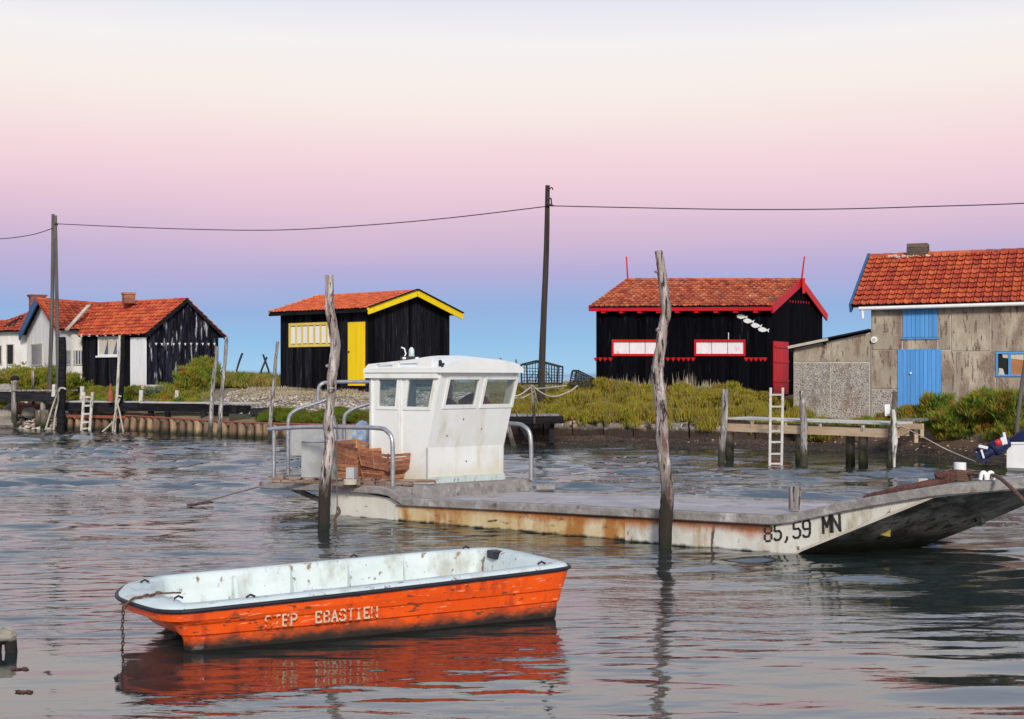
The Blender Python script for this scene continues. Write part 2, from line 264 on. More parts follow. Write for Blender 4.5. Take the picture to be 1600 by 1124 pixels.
class Q:
    def __init__(s, p00, p10, p11, p01):
        s.p = [V(p00), V(p10), V(p11), V(p01)]; s.n = (s.p[1]-s.p[0]).cross(s.p[3]-s.p[0]).normalized()
    def __call__(s, u, v, o=0):
        a = s.p[0].lerp(s.p[1], u); b = s.p[3].lerp(s.p[2], u); return a+(b-a)*v+s.n*o
    def uv(s, px, py):
        u = v = .5
        for _ in range(20):
            x, y = proj(s(u, v)); e = 1e-4
            xu, yu = proj(s(u+e, v)); xv, yv = proj(s(u, v+e))
            a, b, c, d = (xu-x)/e, (xv-x)/e, (yu-y)/e, (yv-y)/e; det = a*d-b*c
            if abs(det) < 1e-9: break
            rx, ry = px-x, py-y; u += (d*rx-b*ry)/det; v += (a*ry-c*rx)/det
        return u, v
    def rect(s, x0, y0, x1, y1):   # photo rectangle -> u0,u1,v0,v1
        u0, va = s.uv(x0, (y0+y1)/2); u1, vb = s.uv(x1, (y0+y1)/2); _, v0 = s.uv((x0+x1)/2, y1); _, v1 = s.uv((x0+x1)/2, y0)
        return u0, u1, v0, v1

class MB:
    def __init__(s): s.v = []; s.f = []; s.sm = []
    def add(s, vs, fs, smooth=False):
        k = len(s.v); s.v += [tuple(x) for x in vs]; s.f += [tuple(i+k for i in f) for f in fs]; s.sm += [smooth]*len(fs); return s
    def hexa(s, b, t):  # bottom 4, top 4 (same order)
        return s.add(list(b)+list(t), [(0, 3, 2, 1), (4, 5, 6, 7), (0, 1, 5, 4), (1, 2, 6, 5), (2, 3, 7, 6), (3, 0, 4, 7)])
    def slab(s, q, u0, u1, v0, v1, o0, o1, v1b=None):
        v1b = v1 if v1b is None else v1b
        return s.hexa([q(u0, v0, o0), q(u1, v0, o0), q(u1, v1b, o0), q(u0, v1, o0)], [q(u0, v0, o1), q(u1, v0, o1), q(u1, v1b, o1), q(u0, v1, o1)])
    def box(s, c, sx, sy, sz, ang=0):
        c = V(c); a = V((math.cos(ang), math.sin(ang), 0))*sx/2; b = V((-math.sin(ang), math.cos(ang), 0))*sy/2; z = V((0, 0, sz/2))
        return s.hexa([c-a-b-z, c+a-b-z, c+a+b-z, c-a+b-z], [c-a-b+z, c+a-b+z, c+a+b+z, c-a+b+z])
    def beam(s, p, q, w, h, up=(0, 0, 1)):
        p = V(p); q = V(q); d = (q-p).normalized(); side = d.cross(V(up))
        side = side.normalized() if side.length > 1e-6 else V((1, 0, 0)); u = side.cross(d).normalized()
        a = side*w/2; b = u*h/2
        return s.hexa([p-a-b, p+a-b, p+a+b, p-a+b], [q-a-b, q+a-b, q+a+b, q-a+b])
    def tube(s, path, r, n=8, cap=True, jit=0, flat=False):
        path = [V(p) for p in path]; m = len(path); rs = r if isinstance(r, (list, tuple)) else [r]*m
        vs = []; prev = None
        for i, p in enumerate(path):
            d = (path[min(i+1, m-1)]-path[max(i-1, 0)]).normalized()
            ref = prev if prev is not None else (V((1, 0, 0)) if abs(d.x) < .8 else V((0, 0, 1)))
            a = (ref-d*ref.dot(d)).normalized(); b = d.cross(a); prev = a
            for k in range(n):
                t = 2*math.pi*k/n; rr = rs[i]*(1+random.uniform(-jit, jit)); vs.append(p+a*math.cos(t)*rr+b*math.sin(t)*rr)
        fs = [(i*n+k, i*n+(k+1) % n, (i+1)*n+(k+1) % n, (i+1)*n+k) for i in range(m-1) for k in range(n)]
        s.add(vs, fs, not flat)
        if cap: s.add(vs[:n], [tuple(range(n-1, -1, -1))]); s.add(vs[-n:], [tuple(range(n))])
        return s
    def ball(s, c, rx, ry, rz, nu=10, nv=7, jit=0):
        c = V(c); vs = []
        for j in range(nv+1):
            ph = math.pi*j/nv
            for i in range(nu):
                th = 2*math.pi*i/nu; k = 1+random.uniform(-jit, jit)
                vs.append(c+V((rx*k*math.sin(ph)*math.cos(th), ry*k*math.sin(ph)*math.sin(th), rz*k*math.cos(ph))))
        return s.add(vs, [(j*nu+i, (j+1)*nu+i, (j+1)*nu+(i+1) % nu, j*nu+(i+1) % nu) for j in range(nv) for i in range(nu)], jit == 0)
    def build(s, name, mat, parent=None, kind=None, loc=None):
        me = bpy.data.meshes.new(name)
        o0 = V(loc) if loc is not None else (ORIG[parent.name] if parent is not None else V((0, 0, 0)))
        me.from_pydata([tuple(V(v)-o0) for v in s.v], [], s.f); me.materials.append(MT[mat] if isinstance(mat, str) else mat)
        me.polygons.foreach_set('use_smooth', s.sm); me.update()
        ob = bpy.data.objects.new(name, me); COL.objects.link(ob)
        if parent is not None: ob.parent = parent
        elif loc is not None: ob.location = loc
        ORIG[ob.name] = o0
        if kind: ob['kind'] = kind
        return ob

def thing(name, label, cat, loc, group=None):
    o = bpy.data.objects.new(name, None); COL.objects.link(o); o.location = V(loc); o.empty_display_size = .2
    o['label'] = label; o['category'] = cat
    if group: o['group'] = group
    ORIG[o.name] = V(loc); return o
def tag(o, label, cat, group=None):
    o['label'] = label; o['category'] = cat
    if group: o['group'] = group
    return o
def struct(o): o['kind'] = 'structure'; return o

def interp(x, pts):
    if x <= pts[0][0]: return pts[0][1]
    for (a, b), (c, d) in zip(pts, pts[1:]):
        if x <= c: return b+(d-b)*(x-a)/(c-a)
    return pts[-1][1]
def smooth(path, k=4):
    P = [V(p) for p in path]; out_ = []
    for i in range(len(P)-1):
        p0 = P[max(i-1, 0)]; p1 = P[i]; p2 = P[i+1]; p3 = P[min(i+2, len(P)-1)]
        for j in range(k):
            t = j/k; out_.append(.5*((2*p1)+(p2-p0)*t+(2*p0-5*p1+4*p2-p3)*t*t+(3*p1-p0-3*p2+p3)*t**3))
    return out_+[P[-1]]
def sag(p, q, s, n=14):
    p = V(p); q = V(q); return [p.lerp(q, i/n)-V((0, 0, s*4*(i/n)*(1-i/n))) for i in range(n+1)]

# ================================================================ ground and water
SH = [(-90, 95), (-40, 60), (-25.2, 54), (-19.6, 51.6), (-15, 48.6), (-10.1, 44.2), (-8.1, 42.5), (-5.1, 41.3), (-2, 40.4), (.96, 39), (3.75, 37.8), (6.3, 36.6), (9, 36), (10.7, 33.6), (12, 31), (13.5, 28), (20, 20), (45, 4), (80, -10)]
def shore(x): return interp(x, SH)
LP = [(-4, -1.3), (-.5, -.7), (-.05, -.5), (.0, .40), (.3, .52), (2, .78), (5, 1.3), (8, 1.58), (100, 1.66)]
LP2 = [(-4, -1.3), (-.5, -.7), (-.05, -.5), (.0, .40), (.3, .55), (1.6, 1.0), (3, 1.40), (8, 1.6), (100, 1.66)]
LP3 = [(-4, -1.2), (-.6, -.1), (0, .05), (1.2, .45), (2.4, 1.1), (4, 1.45), (8, 1.6), (100, 1.66)]
MP = [(-4, -1.2), (0, -.02), (.8, .16), (1.15, .30), (1.35, .70), (3, 1.0), (6, 1.46), (100, 1.62)]
RP = [(-4, -1.2), (0, -.02), (1, .22), (2.2, .52), (3.0, .82), (6, .92), (8.5, 1.4), (100, 1.6)]
def ss(a, b, x): t = max(0, min(1, (x-a)/(b-a))); return t*t*(3-2*t)
def gz0(x, e):
    a = ss(-5.5, -3, x); b = ss(7, 9, x)
    c = ss(-12.5, -10.5, x); lp = interp(e, LP)*c+interp(e, LP2)*(1-c)
    d = ss(-18.2, -17.3, x); lp = lp*d+interp(e, LP3)*(1-d)
    return (lp*(1-a)+interp(e, MP)*a)*(1-b)+interp(e, RP)*b
def gh(x, y):
    e = y-shore(x); z = gz0(x, e)
    if e > .4: z += .07*noise.noise(V((x*.8, y*.8, 0)))+.03*noise.noise(V((x*3, y*3, 4)))
    elif e > -2: z += .04*noise.noise(V((x*1.5, y*1.5, 2)))*(1 if x > -3 else 0)
    return z
xs = list(np.arange(-90, -30, 4.))+list(np.arange(-30, 18, .28))+list(np.arange(18, 82, 4.))
es = [-4, -2, -1, -.5, -.2, -.05, 0.0, .15, .3, .5, .8, 1.0, 1.15, 1.35, 1.6]+list(np.arange(1.9, 12, .35))+list(np.arange(12, 30, 1.5))+[32, 36, 42, 50, 60, 72]
g = MB(); vs_ = []
for e in es:
    for x in xs:
        y = shore(x)+e; vs_.append((x, y, gh(x, y) if e < 70 else -1.0))
nx = len(xs)
g.add(vs_, [(j*nx+i, j*nx+i+1, (j+1)*nx+i+1, (j+1)*nx+i) for j in range(len(es)-1) for i in range(nx-1)], True)
struct(g.build('ground', 'ground'))
S = 9000
def make_water():
    nr, nc = 820, 470; Y0, Y1 = 6.8, 62.0
    rows = 4200/np.linspace(4200/Y0, 4200/Y1, nr); us = np.linspace(-.5, .5, nc)
    Yg = np.repeat(rows[:, None], nc, 1); Xg = us[None]*Yg; dY = Yg*Yg/4200*((4200/Y0-4200/Y1)/nr); dX = Yg/nc
    rg = np.random.RandomState(11); Z = np.zeros_like(Yg)
    def patch(sx, sy, seed):
        q = np.random.RandomState(seed); f_ = np.zeros_like(Yg)
        for _ in range(14):
            kx, ky = q.normal(0, sx), q.normal(0, sy); f_ += np.sin(kx*Xg+ky*Yg+q.uniform(0, 6.28))
        return f_/math.sqrt(7)
    pa = np.clip(.55+.40*patch(.35, .55, 3), .12, 1.5); pb = np.clip(.5+.45*patch(.5, 1.1, 5), .05, 1.5)
    base = np.interp(Yg, [7, 11, 16, 24, 34, 60], [.27, .38, .66, 1.25, 1.8, 2.0])
    for i in range(90):
        lam = math.exp(rg.uniform(math.log(.16), math.log(1.9))); k = 2*math.pi/lam; th = rg.normal(math.pi/2+.05, .25)
        kx, ky = k*math.cos(th), k*math.sin(th); sl = .030 if lam > .4 else .026
        ph = kx*Xg+ky*Yg+rg.uniform(0, 6.28)+.8*np.sin(.9*Xg*rg.uniform(.4, 1)+rg.uniform(0, 6.28))
        w_ = np.clip((lam-1.6*dY)/(1.6*dY+1e-6), 0, 1)*np.clip((lam/max(.05, abs(math.cos(th)))-2*dX)/(2*dX), 0, 1)
        sn = np.sin(ph); Z += sl/k*w_*base*(pa if lam > .5 else pb)*(sn+.25*np.cos(2*ph))
    fade = np.clip((.5-np.abs(us))/.03, 0, 1)[None]*np.clip((Yg-Y0)/.4, 0, 1)*np.clip((Y1-Yg)/6, 0, 1)
    Z *= fade
    co_ = np.stack([Xg, Yg, Z], -1).reshape(-1, 3)
    ring = np.array([(-S, Y0, 0), (S, Y0, 0), (-S, Y1, 0), (S, Y1, 0), (-S, -60, 0), (S, -60, 0), (-S, S, 0), (S, S, 0)], float)
    n0 = len(co_); co_ = np.concatenate([co_, ring])
    idx = np.arange(nr*nc).reshape(nr, nc); q = np.stack([idx[:-1, :-1], idx[:-1, 1:], idx[1:, 1:], idx[1:, :-1]], -1).reshape(-1, 4)
    a, b, c_, d = idx[0, 0], idx[0, -1], idx[-1, 0], idx[-1, -1]
    extra = np.array([(n0, a, c_, n0+2), (b, n0+1, n0+3, d), (n0+4, n0+5, n0+1, n0), (n0+2, n0+3, n0+7, n0+6)])
    q = np.concatenate([q, extra]); me = bpy.data.meshes.new('water'); me.vertices.add(len(co_)); me.vertices.foreach_set('co', co_.astype(np.float32).ravel())
    me.loops.add(q.size); me.loops.foreach_set('vertex_index', q.astype(np.int32).ravel()); me.polygons.add(len(q))
    me.polygons.foreach_set('loop_start', np.arange(0, q.size, 4, dtype=np.int32)); me.polygons.foreach_set('use_smooth', np.ones(len(q), bool))
    me.materials.append(MT['water']); me.update(calc_edges=True)
    o = bpy.data.objects.new('water', me); COL.objects.link(o); struct(o)
make_water()
g = MB(); g.add([(-S, -60, -1.6), (S, -60, -1.6), (S, S, -1.6), (-S, S, -1.6)], [(0, 1, 2, 3)]); struct(g.build('channel_bed', 'ground'))

# ================================================================ roofs, walls
def tile_cells(mb, q, nu, nv, depth_=.05, skip=None):
    prof = [(.03, .008), (.14, .050), (.34, .012), (.64, .008), (.82, .036), (.96, .006)]
    for j in range(nv):
        for i in range(nu):
            if skip and skip((i+.5)/nu, (j+.5)/nv): continue
            r = random.uniform(-.006, .010); sh = (.5 if False else 0)
            lo_, hi_ = j/nv-.018/nv*10*random.uniform(.3, 1.3), (j+1.05)/nv
            vs = []
            for t, h in prof: vs.append(q((i+t)/nu, lo_, h+depth_+r-.02))
            for t, h in prof: vs.append(q((i+t)/nu, lo_, h+depth_+r))
            for t, h in prof: vs.append(q((i+t)/nu, hi_, h+.004))
            n = len(prof)
            mb.add(vs, [(k, k+1, n+k+1, n+k) for k in range(n-1)]+[(n+k, n+k+1, 2*n+k+1, 2*n+k) for k in range(n-1)])
def ridge_tiles(mb, p, q, n, r=.11):
    for i in range(n):
        a = V(p).lerp(V(q), i/n); b = V(p).lerp(V(q), (i+1.08)/n); d = (b-a).normalized(); side = d.cross(V((0, 0, 1))).normalized()
        vs = []
        for e, (pt, rr) in enumerate(((a, r*1.12), (b, r*.95))):
            for k in range(6):
                t = math.pi*k/5; vs.append(pt+side*math.cos(t)*rr+V((0, 0, math.sin(t)*rr*.75-.02)))
        mb.add(vs, [(k, k+1, 6+k+1, 6+k) for k in range(5)]+[(0, 5, 4, 3, 2, 1)])
def board_wall(mb, q, n, o0, o1, gap=.06, vtop=None, wob=.004):
    for i in range(n):
        u0 = i/n; u1 = (i+1-gap)/n; o = o1+random.uniform(-wob, wob)
        a = vtop(u0) if vtop else 1; b = vtop(u1) if vtop else 1
        mb.slab(q, u0, u1, random.uniform(-.004, .006), a, o0, o, b)
def gable_core(mb, A, B, C, D, zb, zes, zr0, zr1):
    # A left near, B near corner, C far right, D far left; ridge over mid(AD)..mid(BC)
    zA, zB, zC, zD = zes
    b = [V((p.x, p.y, zb)) for p in (A, B, C, D)]
    t = [V((A.x, A.y, zA)), V((B.x, B.y, zB)), V((C.x, C.y, zC)), V((D.x, D.y, zD))]
    r0 = (A+D)/2; r1 = (B+C)/2; r0 = V((r0.x, r0.y, zr0)); r1 = V((r1.x, r1.y, zr1))
    mb.add(b+t+[r0, r1], [(0, 1, 5, 4), (1, 2, 6, 9, 5), (2, 3, 7, 6), (3, 0, 4, 8, 7), (4, 5, 9, 8), (6, 7, 8, 9), (0, 3, 2, 1)])
    return r0, r1
def roof_quads(A, B, C, D, zes, zr0, zr1, oe, og0, og1):
    a = (B-A); a.z = 0; a.normalize(); b = (C-B); b.z = 0; W = b.length; b.normalize()
    zA, zB, zC, zD = zes
    r0 = (A+D)/2; r1 = (B+C)/2
    def P(p, z, da, db): return V((p.x, p.y, z))+a*da+b*db
    sl0 = (zr0-(zA+zD)/2)/(W/2); sl1 = (zr1-(zB+zC)/2)/(W/2)
    up = .06
    f = Q(P(A, zA-sl0*oe+up, -og0, -oe), P(B, zB-sl1*oe+up, og1, -oe), P(r1, zr1+up, og1, 0), P(r0, zr0+up, -og0, 0))
    k = Q(P(C, zC-sl1*oe+up, og1, oe), P(D, zD-sl0*oe+up, -og0, oe), P(r0, zr0+up, -og0, 0), P(r1, zr1+up, og1, 0))
    return f, k
def XY(px, Y): return V(((px-800)/F*Y, Y, 0))
def slabroof(mb, q, th=.05): mb.slab(q, 0, 1, 0, 1, -th, 0)
def wallq(p, q, zb, z1, z2): return Q((p.x, p.y, zb), (q.x, q.y, zb), (q.x, q.y, z2), (p.x, p.y, z1))
def frame4(mb, q, u0, u1, v0, v1, w, h, o0, o1):
    mb.slab(q, u0-w, u1+w, v1, v1+h, o0, o1); mb.slab(q, u0-w, u1+w, v0-h, v0, o0, o1)
    mb.slab(q, u0-w, u0, v0, v1, o0, o1); mb.slab(q, u1, u1+w, v0, v1, o0, o1)

# ---------------------------------------------------------------- yellow-trimmed hut
A, B, C = XY(439, 51), XY(574.5, 48), XY(702, 51.7); D = A+C-B
zb = 1.68; ze = (4.66,)*4; zr = 5.34
hut = thing('fishing_hut', 'black board hut with bright yellow door, yellow trimmed gable and long white window', 'hut', (B.x, B.y, 1.5), 'oyster huts along the channel')
m = MB(); gable_core(m, A, B, C, D, zb, ze, zr, zr); m.build('wall', 'dark', hut)
qf = wallq(A, B, zb, ze[0], ze[1]); qg = wallq(B, C, zb, ze[1], ze[2])
m = MB(); board_wall(m, qf, 27, .0, .025); hut_w = m.build('board', 'black_wood', hut, 'stuff')
kk = (zr-zb)/(ze[0]-zb)
m = MB(); board_wall(m, qg, 25, .0, .025, vtop=lambda u: 1+(kk-1)*(1-abs(2*u-1))); m.build('board', 'black_wood', hut, 'stuff')
m = MB(); m.beam(at(441, 604, 50.9), at(441, 615, 50.9), .22, .22, (0, 1, 0)); m.build('foundation_post', 'dark_wood', hut)
m = MB(); m.beam(V((B.x, B.y+.2, 1.7)), V((B.x, B.y+.2, 1.3)), .22, .22, (0, 1, 0)); m.build('foundation_post', 'dark_wood', hut)
m = MB(); m.beam(V((C.x-.2, C.y-.2, 1.7)), V((C.x-.2, C.y-.2, 1.3)), .22, .22, (0, 1, 0)); m.build('foundation_post', 'dark_wood', hut)
f, k = roof_quads(A, B, C, D, ze, zr, zr, .38, .28, .38)
m = MB(); slabroof(m, f); slabroof(m, k); rf = m.build('roof', 'dark_wood', hut)
m = MB(); tile_cells(m, f, 26, 9); m.build('tile', 'tile_bright', rf, 'stuff')
m = MB(); tile_cells(m, k, 26, 9); m.build('tile', 'tile_bright', rf, 'stuff')
m = MB(); ridge_tiles(m, f(0, 1), f(1, 1), 15); m.build('ridge_tile', 'tile_bright', rf, 'stuff')
for (p, q_) in ((f(1, 0), f(1, 1)), (k(0, 0), k(0, 1))):
    m = MB(); m.beam(p+V((0, 0, -.10)), q_+V((0, 0, -.08)), .05, .24); m.build('barge_board', 'yellow', hut)
    dn = (f(1, .5)-f(0, .5)).normalized()*.03
    m = MB(); m.beam(p+V((0, 0, .05))+dn, q_+V((0, 0, .07))+dn, .12, .035); m.build('barge_cap', 'dark_wood', hut)
m = MB(); m.beam(f(0, 0)+V((0, 0, -.02)), f(0, 1)+V((0, 0, .0)), .06, .17); m.build('barge_board', 'yellow_pale', hut)
m = MB(); m.beam(f(0, 0)+V((0, 0, -.08)), f(1, 0)+V((0, 0, -.08)), .04, .10); m.build('fascia', 'dark_wood', hut)
u0, u1, v0, v1 = qf.rect(545.5, 503.5, 571.5, 600)
v0 = .02
dr = MB().slab(qf, u0, u1, v0, v1, .03, .045).build('door', 'yellow', hut)
for i in range(4):
    MB().slab(qf, u0+(u1-u0)*i/4, u0+(u1-u0)*(i+.93)/4, v0, v1, .045, .068).build('plank', 'yellow', dr)
MB().ball(qf(u0+(u1-u0)*.08, .45, .09), .03, .03, .04).build('handle', 'dark_wood', dr)
u0, u1, v0, v1 = qf.rect(456, 508.5, 523, 538)
wn = MB(); frame4(wn, qf, u0, u1, v0, v1, .022, .035, .025, .075); wn = wn.build('window', 'yellow_pale', hut)
m = MB().slab(qf, u0, u1, v0, v1, .026, .034).build('backing', 'shade_glass', wn)
for i in range(7):
    a, b = u0+(u1-u0)*(i+.05)/7, u0+(u1-u0)*(i+.72)/7
    MB().slab(qf, a, b, v0+.012, v1-.012, .036, .05).build('pane', 'blind', wn)
    MB().slab(qf, b+.002, u0+(u1-u0)*(i+1.03)/7, v0, v1, .036, .062).build('mullion', 'yellow_pale', wn)

# ---------------------------------------------------------------- red-trimmed hut
A, B, C = XY(932, 46.5), XY(1205, 43.5), XY(1284, 49); D = A+C-B
zb = 1.38; ze = (4.64, 4.50, 4.50, 4.64); zr0, zr1 = 5.76, 5.52
hut = thing('fishing_hut', 'large black board hut with red door, red roof edges and two long white windows', 'hut', (B.x, B.y, 1.3), 'oyster huts along the channel')
m = MB(); gable_core(m, A, B, C, D, zb, ze, zr0, zr1); m.build('wall', 'dark', hut)
qf = wallq(A, B, zb, ze[0], ze[1]); qg = wallq(B, C, zb, ze[1], ze[2])
m = MB(); board_wall(m, qf, 44, .0, .025); m.build('board', 'red_black', hut, 'stuff')
kk = (zr1-zb)/(ze[1]-zb)
m = MB(); board_wall(m, qg, 34, .0, .025, vtop=lambda u: 1+(kk-1)*(1-abs(2*u-1))); m.build('board', 'red_black', hut, 'stuff')
f, k = roof_quads(A, B, C, D, ze, zr0, zr1, .30, .14, .12)
m = MB(); slabroof(m, f); slabroof(m, k); rf = m.build('roof', 'dark_wood', hut)
m = MB(); tile_cells(m, f, 34, 13); m.build('tile', 'tile_old', rf, 'stuff')
m = MB(); tile_cells(m, k, 34, 10); m.build('tile', 'tile_old', rf, 'stuff')
m = MB(); ridge_tiles(m, f(0, 1), f(1, 1), 20); m.build('ridge_tile', 'tile_old', rf, 'stuff')
for (p, q_) in ((f(1, 0), f(1, 1)), (k(0, 0), k(0, 1))):
    m = MB(); m.beam(p+V((0, 0, -.11)), q_+V((0, 0, -.09)), .06, .27); m.build('barge_board', 'red', hut)
m = MB(); m.beam(f(0, 0)+V((0, 0, -.05)), f(0, 1)+V((0, 0, -.02)), .07, .16); m.build('barge_board', 'red', hut)
m = MB(); m.beam(f(0, 0)+V((0, 0, -.09)), f(1, 0)+V((0, 0, -.09)), .05, .12); m.build('fascia', 'red', hut)
m = MB(); m.beam(f(1, 1)+V((.06, -.1, .05)), f(1, 1)+V((.06, -.1, -.5)), .10, .10, (0, 1, 0)); m.build('gable_pendant', 'red', hut)
for i in range(9):
    c = qf((i+.55)/9.2, .945, .16); m = MB(); m.beam(c+qf.n*.14, c-qf.n*.16, .16, .17); m.build('rafter_end', 'red', hut)
for p, tpx in ((f(0, 1), (966.5, 401)), (f(1, 1), (1259, 401))):
    bx = proj(p)[0]; tp = at(bx+(5 if tpx[0] > 1200 else -2.5), tpx[1], p.y); m = MB(); m.tube([p-V((0, 0, .1)), tp], [.035, .025], 6); m.build('roof_rod', 'red', hut)
u0, u1, v0, v1 = qg.rect(1206.5, 534, 1229.5, 625); v0 = .03
dr = MB().slab(qg, u0, u1, v0, v1, .028, .045).build('door', 'red', hut)
for i in range(5): MB().slab(qg, u0+(u1-u0)*i/5, u0+(u1-u0)*(i+.94)/5, v0, v1, .045, .07).build('plank', 'red', dr)
for vv in (.25, .62, .9): MB().slab(qg, u0+.005, u1-.005, v0+(v1-v0)*vv-.012, v0+(v1-v0)*vv+.012, .07, .10).build('cross_batten', 'red', dr)
for x0, x1 in ((959.5, 1034), (1088.5, 1163)):
    u0, u1, v0, v1 = qf.rect(x0, 534.5, x1, 553)
    wn = MB(); frame4(wn, qf, u0, u1, v0, v1, .009, .026, .025, .09); wn = wn.build('window', 'red', hut)
    for i in range(3):
        MB().slab(qf, u0+(u1-u0)*(i+.0)/3+.001, u0+(u1-u0)*(i+.97)/3, v0, v1, .026, .045).build('pane', 'poster', wn)
    m = MB(); m.slab(qf, u0, u1, v0, v1, .0255, .030); m.build('backing', 'dark', wn)
def pennant(q, px, py, s, o, mat, par):
    u, v = q.uv(px, py); c = q(u, v, o); a = (q(u+.01, v)-q(u, v)).normalized(); z = V((0, 0, 1))
    p = [c-a*s+z*s*.8, c+a*s+z*s*.8, c-z*s*.9]; n_ = q.n*.012
    MB().add([x for x in p]+[x+n_ for x in p], [(0, 2, 1), (3, 4, 5)][:2]+[(0, 1, 4, 3), (1, 2, 5, 4), (2, 0, 3, 5)]).build('pennant', mat, par)
for x in [931, 938.5, 946, 954.5]+[1044, 1052.5, 1061, 1068.5, 1076, 1083.5]+[1166.5, 1174, 1181.5, 1189.5, 1195.5]:
    pennant(qf, x, 562, .085, .03, 'red', hut)
for i in range(8): pennant(qg, 1233+i*4.2, 471.5+i*.3, .055, .03, 'red', hut)
def fish(q, px, py, s, o, mat, par):
    u, v = q.uv(px, py); c = q(u, v, o); a = (q(u+.01, v)-q(u, v)).normalized(); a = (a+V((0, 0, -.12))).normalized(); z = q.n.cross(a).normalized(); n_ = q.n*.02
    body = [(-1, 0), (-.7, -.3), (-.2, -.42), (.3, -.3), (.62, -.08), (1.0, -.34), (.9, 0), (1.0, .34), (.62, .08), (.3, .3), (-.2, .42), (-.7, .3)]
    p = [c+a*s*x+z*s*y for x, y in body]; n = len(p)
    MB().add(p+[x+n_ for x in p], [tuple(range(n-1, -1, -1)), tuple(range(n, 2*n))]+[(i, (i+1) % n, n+(i+1) % n, n+i) for i in range(n)]).build('fish_cutout', mat, par)
for x, y in ((1160, 495), (1170.5, 502), (1182.5, 509), (1193.5, 515.5)): fish(qf, x, y, .20, .03, 'white', hut)
MB().tube([qf(*qf.uv(1139, 520), .05), qf(*qf.uv(1139, 531), .05)], .015, 5).build('wall_hook', 'white', hut)

# ---------------------------------------------------------------- left black shed with white door
A, B, C = XY(129, 54.6), XY(231.5, 52), XY(341, 55.2); D = A+C-B
zb = 1.42; ze = (3.93,)*4; zr = 5.26
hut = thing('fishing_hut', 'weathered black board shed with tall white door and white peeling on its gable', 'hut', (B.x, B.y, 1.3), 'oyster huts along the channel')
m = MB(); gable_core(m, A, B, C, D, zb, ze, zr, zr); m.build('wall', 'dark', hut)
qf = wallq(A, B, zb, ze[0], ze[1]); qg = wallq(B, C, zb, ze[1], ze[2])
m = MB(); board_wall(m, qf, 19, 0, .025); m.build('board', 'black_wood', hut, 'stuff')
kk = (zr-zb)/(ze[0]-zb)
m = MB(); board_wall(m, qg, 18, 0, .025, vtop=lambda u: 1+(kk-1)*(1-abs(2*u-1))); m.build('board', 'worn_black', hut, 'stuff')
f, k = roof_quads(A, B, C, D, ze, zr, zr, .28, .12, .18)
# the front slope runs on to the valley with the white house
tl = at(150, 475, 56.5); f = Q(f(0, 0)+V((.12, 0, 0)), f(1, 0), f(1, 1), tl)
m = MB(); slabroof(m, f); slabroof(m, k); rf = m.build('roof', 'dark_wood', hut)
m = MB(); tile_cells(m, f, 23, 10); m.build('tile', 'tile', rf, 'stuff')
m = MB(); tile_cells(m, k, 20, 8); m.build('tile', 'tile', rf, 'stuff')
m = MB(); ridge_tiles(m, f(0, 1), f(1, 1), 16); m.build('ridge_tile', 'tile', rf, 'stuff')
for (p, q_) in ((f(1, 0), f(1, 1)), (k(0, 0), k(0, 1))):
    m = MB(); m.beam(p+V((0, 0, -.08)), q_+V((0, 0, -.06)), .05, .12); m.build('barge_board', 'dark_wood', hut)
for i in range(8):
    c = qf((i+.5)/8, .955, .15); m = MB(); m.beam(c+qf.n*.12, c-qf.n*.14, .10, .10); m.build('rafter_end', 'white_wood', hut)
u0, u1, v0, v1 = qf.rect(205.5, 527.5, 230, 605.5)
dr = MB().slab(qf, u0, u1, v0, v1, .03, .045).build('door', 'white_wood', hut)
for i in range(3): MB().slab(qf, u0+(u1-u0)*i/3, u0+(u1-u0)*(i+.97)/3, v0, v1, .045, .062).build('plank', 'white_wood', dr)
u0, u1, v0, v1 = qf.rect(156, 528, 185, 554)
wn = MB(); frame4(wn, qf, u0, u1, v0, v1, .010, .020, .025, .07); wn.slab(qf, u0-.03, u1+.03, v0-.05, v0-.02, .025, .12); wn = wn.build('window', 'white_wood', hut)
MB().slab(qf, u0, u1, v0, v1, .026, .030).build('pane', 'shade_glass', wn)
for sgn in (0, 1):
    c = MB(); uu = (u0+u1)/2
    pts = [qf(u0 if not sgn else uu, v0, .034), qf(u0+(uu-u0)*.55 if not sgn else uu+(u1-uu)*.5, v0, .034), qf(uu if not sgn else u1, v1, .034), qf(u0 if not sgn else uu, v1, .034)]
    c.hexa(pts, [p+qf.n*.01 for p in pts]); c.build('curtain', 'curtain', wn)
u0, u1, v0, v1 = qf.rect(193.5, 526, 205, 612)
for i in range(11): pennant(qg, 243+i*9.1, 538+(i % 2)*.4, .065, .03, 'white', hut)
MB().tube([qg(*qg.uv(297, 540), .06), qg(*qg.uv(298, 565), .07), qg(*qg.uv(301, 595), .08)], .03, 6).build('hanging_pole', 'post_grey', hut)

def brick_stack(parent_label, cx, cy, zlo, zhi, wd, mat, lab, name='chimney', par=None, cap='brick'):
    ch = MB().box((cx, cy, (zlo+zhi)/2), wd*.94, wd*.94, zhi-zlo, .5).build(name, mat, par)
    n = max(2, int((zhi-zlo)/.14))
    for j in range(n):
        m = MB(); z = zlo+(j+.5)*(zhi-zlo)/n; m.box((cx, cy, z), wd, wd, (zhi-zlo)/n*.86, .5+.02*(j % 2)); m.build('brick_course', mat, ch)
    MB().box((cx, cy, zhi+.04), wd*1.14, wd*1.14, .08, .5).build('chimney_cap', cap, ch)
p = at(201, 470, 54.6); brick_stack('', p.x, p.y, p.z-.12, at(201, 460.5, 54.6).z, .46, 'brick', '', par=rf)

